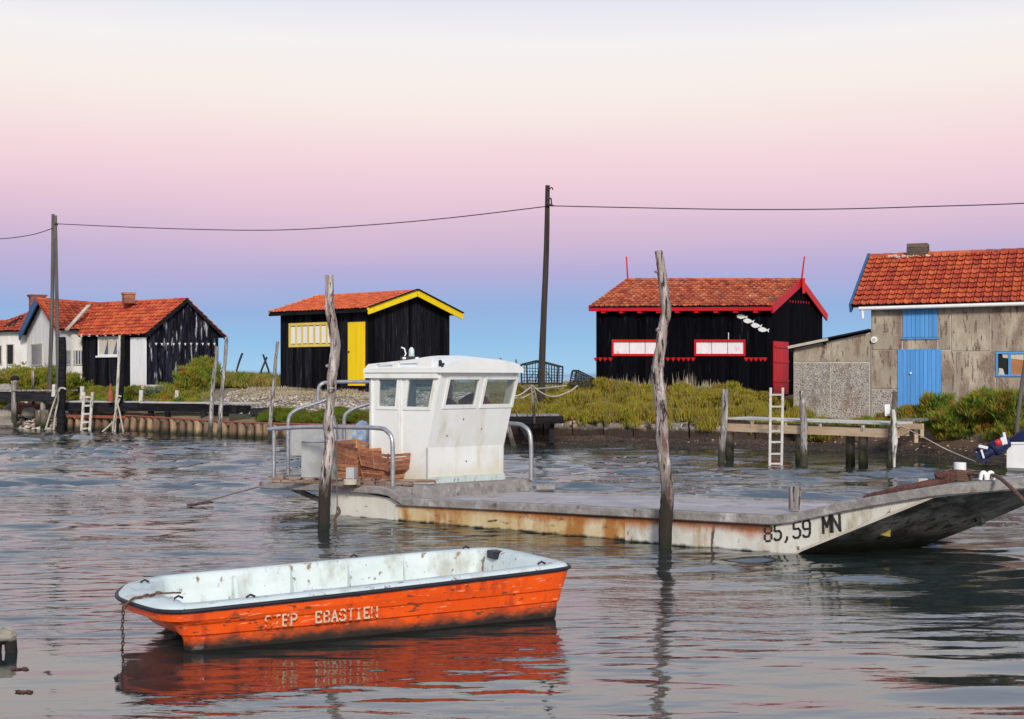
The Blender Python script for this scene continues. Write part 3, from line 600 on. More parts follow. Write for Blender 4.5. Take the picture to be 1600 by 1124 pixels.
# ---------------------------------------------------------------- white house (gable with blue barge board + low wing)
hs = thing('cottage', 'whitewashed cottage with red tiles, blue gable edge and brick chimneys', 'house', (-19.5, 56, 1.4))
A, B = XY(42, 60), XY(95, 54.6); C = B+V((4.6, 2.9, 0)); D = A+V((4.6, 2.9, 0)); zb = 1.4; ez = 4.15; rz = 5.50
# ridge runs from mid(AB) to mid(DC): use order B,C,D,A so that the long wall is B-C
m = MB(); gable_core(m, B, C, D, A, zb, (ez,)*4, rz, rz-.25); m.build('wall', 'white_wash', hs)
f, k = roof_quads(B, C, D, A, (ez,)*4, rz, rz-.30, .30, .28, .1)
m = MB(); slabroof(m, f); slabroof(m, k); rf = m.build('roof', 'dark_wood', hs)
m = MB(); tile_cells(m, f, 22, 11); m.build('tile', 'tile', rf, 'stuff')
m = MB(); tile_cells(m, k, 22, 11); m.build('tile', 'tile', rf, 'stuff')
m = MB(); ridge_tiles(m, f(0, 1), f(1, 1), 14); m.build('ridge_tile', 'tile', rf, 'stuff')
m = MB(); m.beam(k(1, 0)+V((0, 0, -.12)), k(1, 1)+V((0, 0, -.1)), .06, .40); m.build('barge_board', 'dark_blue', hs)
m = MB(); m.beam(f(0, 0)+V((0, 0, -.05)), f(0, 1)+V((0, 0, -.03)), .05, .06); m.build('barge_board', 'tile', hs)
m = MB(); m.beam(at(104, 516, 54.3), at(139, 477, 56.3), .16, .05); m.build('valley_flashing', 'joint', rf)
qs = wallq(B, C, zb, ez, ez); qga = wallq(A, B, zb, ez, ez)
for rc, q_ in (((116, 549, 129, 569), qs), ((102, 549, 108, 569), qs), ((50, 539, 67, 570), qga)):
    u0, u1, v0, v1 = q_.rect(*rc)
    wn = MB(); frame4(wn, q_, u0, u1, v0, v1, .008, .018, .0, .05); wn = wn.build('window', 'joint', hs)
    MB().slab(q_, u0, u1, v0, v1, .002, .02).build('pane', 'shade_glass', wn)
    if q_ is qs:
        for i in range(3): MB().slab(q_, u0+(u1-u0)*(i+.2)/3, u0+(u1-u0)*(i+.45)/3, v0, v1, .02, .045).build('window_bar', 'white_wood', wn)
W0, W1 = XY(-120, 63.5), XY(43, 60.2); wz = 4.22
m = MB(); n_ = (W1-W0).normalized(); bk = V((-n_.y, n_.x, 0))*4.5
m.hexa([V((p.x, p.y, 1.3)) for p in (W0, W1, W1+bk, W0+bk)], [V((p.x, p.y, wz)) for p in (W0, W1, W1+bk, W0+bk)]); wing = m.build('wing_wall', 'white_wash', hs)
q_ = Q((W0.x, W0.y, 0), (W1.x, W1.y, 0), (W1.x, W1.y, 1), (W0.x, W0.y, 1))
e0 = V((W0.x, W0.y, wz+.02))+q_.n*.3; e1 = V((W1.x, W1.y, wz+.02))+q_.n*.3
r1 = at(50, 486, 63); rm = at(12, 501, 63.6)
fr = [Q(e0, e1.lerp(e0, .25), V((rm.x, rm.y, rm.z)), at(-120, 503, 65.5)), Q(e1.lerp(e0, .25), e1, r1, rm)]
m = MB(); [slabroof(m, z) for z in fr]; rf2 = m.build('wing_roof', 'dark_wood', hs)
m = MB(); tile_cells(m, fr[0], 16, 6); tile_cells(m, fr[1], 6, 6); m.build('tile', 'tile', rf2, 'stuff')
qw = wallq(W0, W1, 1.3, wz, wz)
for rc in ((12, 539, 22, 569), (-4, 541, 3, 569)):
    u0, u1, v0, v1 = qw.rect(*rc); wn = MB(); frame4(wn, qw, u0, u1, v0, v1, .004, .015, 0, .06); wn = wn.build('window', 'joint', hs)
    MB().slab(qw, u0, u1, v0, v1, .002, .02).build('pane', 'dark', wn)
p = at(58, 485, 61.2); brick_stack('', p.x, p.y, p.z-.5, at(58, 464.5, 61.2).z, .66, 'brick', '', par=rf2)
MB().box(at(58, 462, 61.2), .84, .84, .05, .5).build('flat_cap', 'rust', hs)

# ---------------------------------------------------------------- blue-door house
DIR = V((.905, -.425, 0)); PER = V((.425, .905, 0))
A = XY(1361, 38); B = A+DIR*5.9; C = B+PER*5.8; D = A+PER*5.8; zb = .86; ez = 4.28; rz = 5.86
hs = thing('net_house', 'cement panelled house with bright blue shutters and door under orange tiles', 'house', (A.x, A.y, .8))
m = MB(); gable_core(m, A, B, C, D, zb-.3, (ez,)*4, rz, rz); core = m.build('wall', 'joint', hs)
qf = wallq(A, B, zb-.3, ez, ez)
def panel(x0, y0, x1, y1, mat='cement'):
    u0, u1, v0, v1 = qf.rect(x0, y0, x1, y1); g_ = .0035
    MB().slab(qf, u0+g_, u1-g_, v0+.004, v1-.004, .0, .022+random.uniform(0, .006)).build('wall_panel', mat, hs)
for r_ in ((1361.5, 474, 1410, 547), (1466, 474, 1486, 547), (1486, 474, 1549, 549), (1549, 474, 1620, 550), (1620, 474, 1688, 552),
           (1411, 529, 1466, 546.5), (1361.5, 547, 1404, 608), (1470, 548, 1493, 668), (1493, 549, 1556, 675), (1556, 590, 1602, 690), (1602, 551, 1688, 700)): panel(*r_)
panel(1361.5, 608, 1404, 662, 'pebble_dash')
u0, u1, v0, v1 = qf.rect(1411, 478, 1465, 528)
sh_ = MB().slab(qf, u0, u1, v0, v1, .0, .02).build('loft_shutter', 'dark_blue', hs)
for i in range(8):
    if i == 4: pass
    MB().slab(qf, u0+(u1-u0)*i/8+.0006, u0+(u1-u0)*(i+.95)/8, v0+.004, v1-.004, .02, .042).build('plank', 'blue', sh_)
MB().slab(qf, u0-.004, u1+.004, v0-.012, v0+.0, .0, .07).build('sill', 'blue', sh_)
u0, u1, v0, v1 = qf.rect(1405, 547.5, 1469, 652)
dr = MB().slab(qf, u0, u1, v0, v1, .0, .02).build('door', 'dark_blue', hs)
for i in range(10):
    wob = .004*(i % 2); MB().slab(qf, u0+(u1-u0)*i/10+.0005, u0+(u1-u0)*(i+.96)/10, v0, v1, .02, .043+wob).build('plank', 'blue', dr)
MB().slab(qf, u0+(u1-u0)*.285, u0+(u1-u0)*.315, v0, v1, .047, .062).build('meeting_strip', 'blue', dr)
MB().ball(qf(*qf.uv(1423.5, 583.5), .08), .035, .035, .035).build('door_knob', 'white', dr)
m = MB(); m.slab(qf, u0-.006, u0, v0, v1+.008, .0, .05); m.slab(qf, u1, u1+.006, v0, v1+.008, .0, .05); m.slab(qf, u0, u1, v1, v1+.008, .0, .05); m.build('door_frame', 'blue', dr)
u0, u1, v0, v1 = qf.rect(1559.5, 553, 1601, 585.5)
wn = MB(); frame4(wn, qf, u0, u1, v0, v1, .010, .014, .0, .06); um = u0+(u1-u0)*.44; wn.slab(qf, um-.006, um+.006, v0, v1, .005, .05); wn = wn.build('window', 'blue', hs)
MB().slab(qf, u0, um, v0, v1, .001, .012).build('pane', 'dark', wn)
MB().slab(qf, um, u1, v0, v1, .001, .012).build('pane', mk('brown_blind', (.42, .18, .07), (.34, .14, .05), rough=.6), wn)
pts = [qf(um-.03, v1-.03, .014), qf(u1, v1-.05, .014), qf(u1, v1, .014), qf(um-.035, v1, .014)]
MB().hexa(pts, [p_+qf.n*.008 for p_ in pts]).build('curtain', 'curtain', wn)
pts = [qf(u0+.002, v0, .014), qf(u0+.03, v0, .014), qf(u0+.022, v0+.045, .014), qf(u0+.004, v0+.05, .014)]
MB().hexa(pts, [p_+qf.n*.008 for p_ in pts]).build('curtain', 'curtain', wn)
c = qf(*qf.uv(1366.5, 531), .06); lp_ = MB(); lp_.tube([c-qf.n*.05, c+qf.n*.04], .095, 14); lp = lp_.build('wall_lamp', 'white', hs)
MB().tube([c+qf.n*.04, c+qf.n*.06], .05, 10).build('lens', 'curtain', lp)
MB().slab(qf, -.002, .012, .31, .985, .022, .05).build('downpipe', 'joint', hs) if False else None
f, k = roof_quads(A, B, C, D, (ez,)*4, rz, rz, .30, .52, .15)
m = MB(); slabroof(m, f); slabroof(m, k); rf = m.build('roof', 'dark_wood', hs)
m = MB(); tile_cells(m, k, 24, 9); m.build('tile', 'tile', rf, 'stuff')
# individual tiles on the front slope, one shared mesh
NU, NV = 27, 11
du = (f(1/NU, 0)-f(0, 0)).length; dv = (f(0, 1/NV)-f(0, 0)).length
ex = (f(1, 0)-f(0, 0)).normalized(); ey = (f(0, 1)-f(0, 0)).normalized(); ez_ = f.n
tm = MB(); prof = [(.02, .008), (.15, .055), (.33, .012), (.66, .008), (.84, .042), (.975, .006)]; n = len(prof)
vs_ = [(t*du, -.03, h+.042) for t, h in prof]+[(t*du, -.03, h+.064) for t, h in prof]+[(t*du, dv*1.05, h+.004) for t, h in prof]
tm.add(vs_, [(k_, k_+1, n+k_+1, n+k_) for k_ in range(n-1)]+[(n+k_, n+k_+1, 2*n+k_+1, 2*n+k_) for k_ in range(n-1)])
first = tm.build('tile', 'tile', loc=(0, 0, 0)); first.parent = rf
rot = Matrix((ex, ey, ez_)).transposed().to_4x4()
O = ORIG[hs.name]
for j in range(NV):
    for i in range(NU):
        t = first if (i == 0 and j == 0) else first.copy()
        if t is not first: COL.objects.link(t)
        t.parent = rf
        t.matrix_local = Matrix.Translation(f(i/NU, j/NV, random.uniform(0, .01))-O) @ rot @ Matrix.Rotation(random.uniform(-.025, .025), 4, 'Z') @ Matrix.Rotation(random.uniform(-.02, .02), 4, 'X')
m = MB(); ridge_tiles(m, f(0, 1), f(1, 1), 15, .13); m.build('ridge_tile', 'tile_old', rf, 'stuff')
m = MB(); m.beam(f(0, 0)+V((-.03, 0, -.06)), f(0, 1)+V((-.03, 0, -.02)), .07, .27); m.build('barge_board', 'dark_blue', hs)
m = MB(); m.tube([f(.03, 0, -.09)+V((0, -.06, 0)), f(.80, 0, -.09)+V((0, -.06, .04))], .055, 8); m.tube([f(.045, 0, -.1)+V((0, -.04, 0)), f(.045, 0, -.1)+V((.02, -.04, -.28))], .045, 8)
m.build('gutter', 'white', hs)
p = (f(.17, 1)+f(.28, 1))/2; ch = MB().box((p.x, p.y, p.z+.12), .60, .55, .42, -.44).build('chimney', 'brick_dark', rf)
for j in range(3): MB().box((p.x, p.y, p.z+.0+j*.13), .63, .58, .11, -.44+.02*j).build('brick_course', 'brick_dark', ch)
m = MB()
for i in range(9): m.ball(f(.10+i*.022, .93+random.uniform(-.02, .02), .06), .10, .07, .05, 7, 5, .3)
m.build('mortar_patch', 'joint', rf)
# door step
MB().box(at(1437, 656, 37.3)+V((0, 0, 0)), 1.6, .8, .18, -.44).build('doorstep', 'quay', hs)

# lean-to
ln = thing('lean_to', 'low pebble-dashed lean-to with thin sloping roof against the cement house', 'shed', (8.7, 39, .8))
E0 = A-DIR*2.3; E1 = A-DIR*.02; zl, zr_ = 2.93, 3.40
m = MB(); bkk = PER*3
m.hexa([V((p.x, p.y, .5)) for p in (E0, E1, E1+bkk, E0+bkk)], [V((E0.x, E0.y, zl)), V((E1.x, E1.y, zr_)), V(((E1+bkk).x, (E1+bkk).y, zr_)), V(((E0+bkk).x, (E0+bkk).y, zl))]); m.build('wall', 'joint', ln)
ql = Q((E0.x, E0.y, .5), (E1.x, E1.y, .5), (E1.x, E1.y, zr_), (E0.x, E0.y, zl))
for (x0, x1) in ((1241.5, 1298), (1298, 1360)):
    u0, u1, va, vb = ql.rect(x0, 566, x1, 655)
    ua, va = ql.uv(x0, 568); ub, vb = ql.uv(x1, 568+(x1-x0)*-.012)
    zz = ql(0, ql.uv(1300, 567)[1]).z*0+2.1+21*39/2000*.98+.0; va = (2.49-.5)/(ql(u0, 1).z-.5); vb = (2.49-.5)/(ql(u1, 1).z-.5)
    MB().slab(ql, u0+.004, u1-.006, .0, va, .0, .022, vb).build('wall_panel', 'pebble_dash', ln)
    za = ql(u0, va).z+.05; pa = ql(u0+.004, 0); pb = ql(u1-.006, 0); ta = ql(u0+.004, .985); tb = ql(u1-.006, .985)
    fp = [V((pa.x, pa.y, za)), V((pb.x, pb.y, za)), tb, ta]; MB().hexa(fp, [p_+ql.n*.018 for p_ in fp]).build('wall_panel', 'cement', ln)
for x in (1298, 1359): 
    u, v = ql.uv(x, 600); MB().slab(ql, u-.006, u+.006, .0, .70, .022, .034).build('joint_strip', 'joint', ln)
m = MB(); oh = .25
a0 = V((E0.x, E0.y, zl+.05))-DIR*.12-PER*oh; a1 = V((E1.x, E1.y, zr_+.05))-PER*oh
m.hexa([a0, a1, a1+PER*3.4, a0+PER*3.4], [p+V((0, 0, .05)) for p in (a0, a1, a1+PER*3.4, a0+PER*3.4)]); m.build('roof', 'dark_wood', ln)
m = MB(); m.beam(a0+V((0, -.02, -.01)), a1.lerp(a0, .5)+V((0, -.02, -.01)), .04, .08); m.build('fascia', 'joint', ln)
for t in (.06, .48): m = MB(); m.beam(a0.lerp(a1, t)+V((0, .1, -.12)), a0.lerp(a1, t)+V((0, .3, -.02)), .07, .12); m.build('bracket', 'dark_wood', ln)

# ================================================================ vegetation (real blades)
def blades(pts, hts, per, spread, wid, lean=.5, seg=1, leafy=False):
    """pts Nx3; returns verts, faces arrays for blade triangles"""
    n = len(pts); P = np.repeat(pts, per, 0); Hh = np.repeat(hts, per)*np.random.uniform(.45, 1.1, n*per)
    a = np.random.uniform(0, 2*np.pi, n*per); r = np.random.uniform(0, 1, n*per)**.6*np.repeat(np.array([spread]*n), per)
    base = P.copy(); base[:, 0] += np.cos(a)*r*.6; base[:, 1] += np.sin(a)*r*.6
    if leafy: base[:, 2] += np.random.uniform(0, 1, n*per)*Hh*.75; Hh = Hh*.28
    tip = base.copy(); tip[:, 0] += np.cos(a)*r*lean+np.random.normal(0, .03, n*per); tip[:, 1] += np.sin(a)*r*lean+np.random.normal(0, .03, n*per); tip[:, 2] += Hh
    b = np.random.uniform(0, np.pi, n*per); w_ = wid*np.random.uniform(.6, 1.4, n*per)
    dx = np.cos(b)*w_; dy = np.sin(b)*w_*.6
    m1 = (base*.45+tip*.55); m1[:, 2] += Hh*.05
    v0 = base.copy(); v0[:, 0] -= dx*.4; v0[:, 1] -= dy*.4
    v1 = m1.copy(); v1[:, 0] -= dx; v1[:, 1] -= dy
    v2 = tip
    v3 = m1.copy(); v3[:, 0] += dx; v3[:, 1] += dy
    v = np.stack([v0, v1, v2, v3], 1).reshape(-1, 3); return v
def quad_mesh(name, v, mat, parent=None, kind=None):
    k = len(v)//4; me = bpy.data.meshes.new(name); o0 = ORIG[parent.name] if parent is not None else V((0, 0, 0))
    v = v-np.array(o0)
    me.vertices.add(len(v)); me.vertices.foreach_set('co', v.astype(np.float32).ravel())
    me.loops.add(4*k); me.loops.foreach_set('vertex_index', np.arange(4*k, dtype=np.int32)); me.polygons.add(k)
    me.polygons.foreach_set('loop_start', np.arange(0, 4*k, 4, dtype=np.int32)); me.materials.append(MT[mat]); me.update(calc_edges=True); me.validate()
    ob = bpy.data.objects.new(name, me); COL.objects.link(ob)
    if parent is not None: ob.parent = parent
    if kind: ob['kind'] = kind
    ORIG[ob.name] = o0; return ob
def gscatter(n, xr, er, dens=None, z=0):
    out_ = []
    while len(out_) < n:
        x = random.uniform(*xr); y = shore(x)+random.uniform(*er)
        if dens and random.random() > dens(x, y): continue
        out_.append((x, y, gh(x, y)+z))
    return np.array(out_)
def fld(x, y, s, o=0): return noise.noise(V((x*s, y*s, o)))
def cover(name, label, pts, mat, h, per, spread, wid, lean=.5, leafy=True):
    hts = np.array([h*(.55+.9*max(0, .5+fld(p[0], p[1], .9, 3)))*random.uniform(.7, 1.2) for p in pts])
    ob = quad_mesh(name, blades(pts, hts, per, spread, wid, lean, leafy=leafy), mat, kind='stuff')
    ob['label'] = label; ob['category'] = 'ground cover'; return ob
def domes(n, xr, er, rad, dens=None, zf=.8):
    c = gscatter(n, xr, er, dens); P = []; 
    for p in c:
        r_ = random.uniform(*rad)*(.7+.8*max(0, .5+fld(p[0], p[1], .8, 7)))
        for _ in range(int(150*r_)+6):
            a = random.uniform(0, 6.283); q_ = random.random()**.6; el = math.acos(q_) if random.random() < .7 else random.uniform(.2, 1.5)
            P.append((p[0]+math.cos(a)*math.sin(el)*r_, p[1]+math.sin(a)*math.sin(el)*r_, p[2]+math.cos(el)*r_*zf-.04))
    return np.array(P)
def tufts(name, label, P, mat, h, per, spread, wid, lean=.9):
    ob = quad_mesh(name, blades(P, np.full(len(P), h), per, spread, wid, lean), mat, kind='stuff'); ob['label'] = label; ob['category'] = 'ground cover'; return ob
tufts('samphire_cover', 'yellow green samphire in front of the red trimmed hut', np.concatenate([domes(210, (-.5, 9.2), (1.5, 6.0), (.10, .34), lambda x, y: .15+.85*(fld(x, y, 1.1, 5) > -.1), 1.1), domes(90, (.3, 8.6), (1.2, 1.9), (.14, .34)), gscatter(900, (-.5, 9.2), (1.4, 6.2))]), 'samphire', .24, 9, .09, .011, .6)
tufts('samphire_cover', 'green growth around the black shed and cottage on the left', np.concatenate([domes(130, (-27, -11.6), (1.5, 4.0), (.12, .30), lambda x, y: .2+.8*(fld(x, y, .9, 9) > -.05)), gscatter(900, (-27, -11.6), (1.4, 4.5))]), 'shrub_green', .18, 8, .12, .016)
tufts('samphire_cover', 'green scrub on the crest between the left shed and the yellow trimmed hut', domes(230, (-18, -8.9), (8, 15), (.2, .5)), 'far_grass', .26, 8, .14, .018)
tufts('seablite_cover', 'low dark green mat of plants at the foot of the pebble bank', domes(170, (-8.4, -3.0), (.4, 2.0), (.15, .34), None, .6), 'seablite', .12, 10, .10, .012)
tufts('samphire_cover', 'green plants on the slope under the cement house', domes(80, (9.9, 14.5), (1.8, 3.8), (.2, .42)), 'shrub_green', .15, 9, .10, .014)
cover('dry_grass', 'pale dry grass stems along the foot of the red trimmed hut', gscatter(230, (1.4, 7.4), (5.6, 7.2), lambda x, y: .15+.85*(fld(x, y, 1.8, 4) > -.05)), 'dry', .50, 4, .14, .010, .6, False)
cover('dry_grass', 'thin tan grass on top of the pebble bank', gscatter(900, (-11, -3.6), (4.6, 8.5), lambda x, y: .3+.7*(fld(x, y, 1, 1) > 0)), 'dry', .12, 14, .2, .014, .8, False)
cover('far_grass', 'distant grass on the flat land behind the huts', gscatter(2200, (-40, 40), (12, 60), None), 'far_grass', .24, 14, .5, .04)

def shrub(pxl, py, Y, rad, h, mat, label, n=420, per=1, sx=1.0):
    c = at(pxl, py, Y); c.z = gh(c.x, c.y)-.05; rad *= .9
    t = thing('shrub', label, 'shrub', c, 'shrubs on the bank')
    pts = []
    lobes = [(random.uniform(-.6, .6)*rad*sx, random.uniform(-.5, .5)*rad, random.uniform(.25, .65)*h, random.uniform(.32, .55)*rad) for _ in range(9)]
    for _ in range(n):
        lx, ly, lz, lr = random.choice(lobes); d = V((random.gauss(0, 1), random.gauss(0, 1), random.gauss(0, 1))).normalized()*lr*random.uniform(.5, 1.05)
        z = lz+d.z*h/rad*.75
        if z < 0: z = abs(z)*.5
        pts.append((c.x+lx+d.x, c.y+ly+d.y, c.z+z))
    pts = np.array(pts); hh = np.full(len(pts), .22*min(1, h))
    quad_mesh('foliage', blades(pts, hh, 14, .16, .018, .9), mat, t)
    m = MB()
    for _ in range(7):
        a = random.uniform(0, 6.28); r_ = random.uniform(.2, .6)*rad; m.tube([c+V((0, 0, 0)), c+V((math.cos(a)*r_*.5, math.sin(a)*r_*.4, h*.35)), c+V((math.cos(a)*r_, math.sin(a)*r_*.7, h*.75))], [.025, .018, .006], 5)
    m.build('stem', 'utility', t)
shrub(22, 600, 55.5, 1.5, 1.45, 'shrub_green', 'rounded olive shrub under the dark window of the cottage', 600)
shrub(64, 600, 55.0, 1.35, 1.45, 'shrub_green', 'olive shrub between the cottage door and the twin utility poles', 560)
shrub(111, 605, 53.4, 1.0, 1.2, 'shrub_green', 'dark green shrub at the left corner of the white door shed', 520)
shrub(205, 622, 51.0, .65, .55, 'shrub_green', 'small green shrub below the white shed door', 260)
shrub(240, 624, 50.6, .95, .45, 'shrub_silver', 'low silvery shrub under the peeling gable of the left shed', 300)
shrub(302, 622, 50.3, .85, 1.05, 'shrub_green', 'bushy green shrub beside the twin leaning poles', 460)
shrub(318, 596, 52.5, .95, 1.35, 'shrub_green', 'taller yellow green shrub at the right corner of the left shed', 480)
shrub(1272, 645, 37.0, .7, .75, 'shrub_green', 'green shrub behind the middle jetty post at the lean-to', 360)
shrub(1296, 650, 37.0, .5, .55, 'shrub_green', 'small dark green shrub against the lean-to wall', 260)
shrub(1468, 655, 35.0, .55, .85, 'shrub_green', 'rusty green shrub right of the blue house door', 380)
shrub(1490, 672, 33.8, .75, .75, 'shrub_green', 'broad green shrub on the slope above the mud', 460)
shrub(1545, 662, 33.4, .95, .95, 'shrub_green', 'large green shrub under the small window of the cement house', 560)
shrub(1590, 662, 32.4, .8, .95, 'shrub_green', 'green shrub behind the leaning grey pole at the right', 420)
shrub(1105, 628, 39.6, .6, .6, 'samphire', 'bright yellow samphire clump left of the white capped jetty post', 300)
shrub(1180, 625, 40, .7, .6, 'samphire', 'yellow green samphire clump in front of the red door', 340)
shrub(930, 640, 40.4, .9, .45, 'samphire', 'orange tinged samphire clump below the wire traps', 360)
shrub(866, 600, 41.5, .35, .5, 'samphire', 'small green tuft at the foot of the tall utility pole', 120)

# pebbles
def pebbles(name, label, pts, smin, smax, mat):
    base = np.array([(1, 0, 0), (0, 1, 0), (-1, 0, 0), (0, -1, 0), (0, 0, .6), (0, 0, -.4)], float)
    fc = [(0, 1, 4), (1, 2, 4), (2, 3, 4), (3, 0, 4), (1, 0, 5), (2, 1, 5), (3, 2, 5), (0, 3, 5)]
    n = len(pts); s = np.random.uniform(smin, smax, (n, 1, 1)); b = base[None]*s*np.random.uniform(.6, 1.4, (n, 6, 3))
    a = np.random.uniform(0, 6.28, n); c_, s_ = np.cos(a)[:, None], np.sin(a)[:, None]
    x = b[..., 0]*c_-b[..., 1]*s_; y = b[..., 0]*s_+b[..., 1]*c_
    v = np.stack([x, y, b[..., 2]], -1)+np.array(pts)[:, None]
    m = MB(); m.v = [tuple(p) for p in v.reshape(-1, 3)]; m.f = [tuple(k*6+i for i in f_) for k in range(n) for f_ in fc]; m.sm = [False]*len(m.f)
    o = m.build(name, mat, None, 'stuff'); o['label'] = label; o['category'] = 'pebbles'; return o
pebbles('pebble_bank', 'pale pebbles and shells on the bank before the yellow trimmed hut', gscatter(7000, (-11.2, -1.5), (1.5, 7.0), lambda x, y: .5+.5*(fld(x, y, .7, 2) > -.1), .01), .02, .075, 'pebble')
pebbles('mud_pebbles', 'dark pebbles and shells on the mud along the right waterline', gscatter(3500, (-2, 14), (.0, 1.3), None, .0), .015, .05, 'pebble_dark')
pebbles('mud_pebbles', 'scattered pale shells on the mud under the jetty', gscatter(260, (4, 13), (.6, 2.4), None, .01), .015, .05, 'pebble')
pebbles('rubble_gravel', 'broken stones under the left landing stage', gscatter(1500, (-27, -17.2), (-.4, 2.2), None, .02), .04, .17, 'pebble')

def rock(p, r, mat, label, grp):
    m = MB(); p = V(p); rnd = [V((random.gauss(0, 1), random.gauss(0, 1), random.gauss(0, 1))).normalized() for _ in range(5)]
    nu, nv = 9, 6; vs = []
    for j in range(nv+1):
        for i in range(nu):
            ph = math.pi*j/nv; th = 6.283*i/nu; d = V((math.sin(ph)*math.cos(th), math.sin(ph)*math.sin(th), math.cos(ph)))
            k = min([1.0]+[(.72+.1*q_)/max(.01, d.dot(rr)) if d.dot(rr) > .5 else 1 for q_, rr in enumerate(rnd)])
            vs.append(p+V((d.x*r*1.25, d.y*r, d.z*r*.75))*k)
    m.add(vs, [(j*nu+i, (j+1)*nu+i, (j+1)*nu+(i+1) % nu, j*nu+(i+1) % nu) for j in range(nv) for i in range(nu)])
    tag(m.build('rock', mat, loc=p), label, 'rock', grp)
for px_, py_, Y, r_, mt, lb in ((8, 650, 52, .38, 'stone', 'pale boulder at the far left waterline'), (22, 640, 52.5, .35, 'stone', 'grey rock behind the far left boulder'),
        (32, 638, 52.4, .34, 'stone_red', 'red rubble block beside the bollard topped post'), (45, 645, 52, .30, 'stone', 'pale rock between two posts on the left bank'),
        (50, 636, 52.6, .28, 'stone_red', 'small red rubble block under the left landing beam'), (72, 648, 51.6, .30, 'stone', 'pale rock left of the thick black post'),
        (8, 612, 53.5, .45, 'stone', 'light rock above the left landing beam'), (344, 648, 46.4, .28, 'stone', 'grey rock behind the leaning poles'), (12, 664, 51.4, .33, 'stone', 'mossy boulder in the water at the left frame edge'),
        (390, 652, 45, .34, 'stone', 'flat grey rock at the end of the dark beam')):
    p = at(px_, py_, Y); p.z = max(p.z, -.05); rock(p, r_, mt, lb, 'stones on the left bank')

# ---------------------------------------------------------------- quay wall blocks
qw_ = thing('quay_wall', 'old cracked concrete quay wall below the samphire', 'wall', (3, 39.3, .1))
for i in range(9):
    x0 = .2+i*.86+.06*math.sin(i*5); x1 = .2+(i+1)*.86+.06*math.sin((i+1)*5)-random.uniform(.01, .05); y0 = shore(x0)+1.15; y1 = shore(x1)+1.15; h_ = .68+random.uniform(-.06, .05); th = .35
    m = MB(); nn = 8
    vs = []
    for jz in range(5):
        for ii in range(nn+1):
            t = ii/nn; x = x0+(x1-x0)*t; y = y0+(y1-y0)*t; z = -.1+(h_+.1)*jz/4
            vs.append((x, y-.30*(1-jz/4)+.10*fld(x*2, z*3, 1.5, 0)+.06*fld(x*5, z*6, 1, 3), z+(.10*fld(x, y, 3, 6) if jz == 4 else 0)))
    for ii in range(nn+1): v = vs[4*(nn+1)+ii]; vs.append((v[0], v[1]+th, v[2]))
    m.add(vs, [(j*(nn+1)+k, j*(nn+1)+k+1, (j+1)*(nn+1)+k+1, (j+1)*(nn+1)+k) for j in range(5) for k in range(nn)])
    m.build('concrete_block', 'quay', qw_)

# ================================================================ left landing stage, pile wall
pw = thing('pile_wall', 'row of stubby log piles capped with a rusty rail along the left bank', 'retaining wall', (-10, 44, 0))
pwp = [(118, 671), (200, 676), (270, 680), (340, 684), (420, 686), (520, 690)]
def pwy(px): return interp(px, pwp)
def wallp(px, off=.2):
    Y = 48.
    for _ in range(30): Y = .5*Y+.5*(shore((px-800)/F*Y)-off)
    return V(((px-800)/F*Y, Y, 0))
px = 100
while px < 560:
    b = wallp(px); topz = interp(px, [(100, .50), (200, .60), (340, .52), (520, .50)])
    r_ = random.uniform(.10, .145); MB().tube([b-V((0, 0, .35)), b+V((random.uniform(-.02, .02), 0, .2)), V((b.x+random.uniform(-.03, .03), b.y+.03, topz))], [r_, r_*1.02, r_*.94], 9, jit=.07).build('log', 'pile_wood', pw)
    px += random.uniform(11, 14.5)*(.85 if px < 200 else 1)
m = MB(); m.tube([wallp(x, .26)+V((0, -.02, interp(x, [(100, .52), (200, .63), (340, .55), (520, .53)]))) for x in (196, 220, 240, 270, 300, 330, 360, 395, 430, 470, 500, 525, 555)], .035, 6); m.build('cap_rail', 'rust', pw)
m = MB(); P0, P1 = wallp(100, .28)+V((0, -.03, .55)), wallp(196, .28)+V((0, -.03, .57)); m.beam(P0, P1, .10, .10); m.build('cap_board', 'rust', pw)

ls = thing('landing_stage', 'long low tarred landing stage with pale deck edge before the left shed', 'jetty', (-16, 49, .3))
def pbeam(name, x0, y0, x1, y1, Y0, Y1, w_, h_, mat, par): return MB().beam(at(x0, y0, Y0), at(x1, y1, Y1), w_, h_).build(name, mat, par)
pbeam('edge_beam', -30, 619, 98, 621, 51.5, 50.2, .20, .36, 'dark_wood', ls)
pbeam('edge_beam', 98, 635.5, 215, 636, 50.5, 47.6, .16, .32, 'dark_wood', ls)
pbeam('edge_beam', 215, 636.2, 390, 640, 47.6, 44.8, .14, .27, 'dark_wood', ls)
for i in range(13):
    x0 = -30+i*10; x1 = x0+9.4; MB().beam(at(x0, 611.5, 51.4-.01*i*10)+V((0, .5, .03)), at(x1, 611.6, 51.4-.01*(i*10+9.4))+V((0, .5, .03)), 1.2, .05).build('deck_plank', 'post_grey', ls)
for i in range(29):
    x0 = 98+i*10; t = i*10/290; MB().beam(at(x0, 628.5+t*3, 50.6-5.6*t)+V((0, .45, .02)), at(x0+9.3, 628.6+t*3, 50.6-5.6*t-.16)+V((0, .45, .02)), 1.1, .05).build('deck_plank', 'pale_deck', ls)
for x, t_, b_, Y in ((22, 596, 655, 50.9), (67, 612, 660, 50.6), (112, 640, 668, 50.8), (236, 642, 660, 47.4), (262, 642, 662, 46.8), (318, 642, 668, 45.8), (366, 636, 664, 45), (384, 640, 664, 44.8)):
    MB().tube([at(x, t_, Y), at(x, b_+6, Y)], .11, 8, jit=.04).build('support_post', 'post_grey' if x in (22, 67) else 'dark_wood', ls)
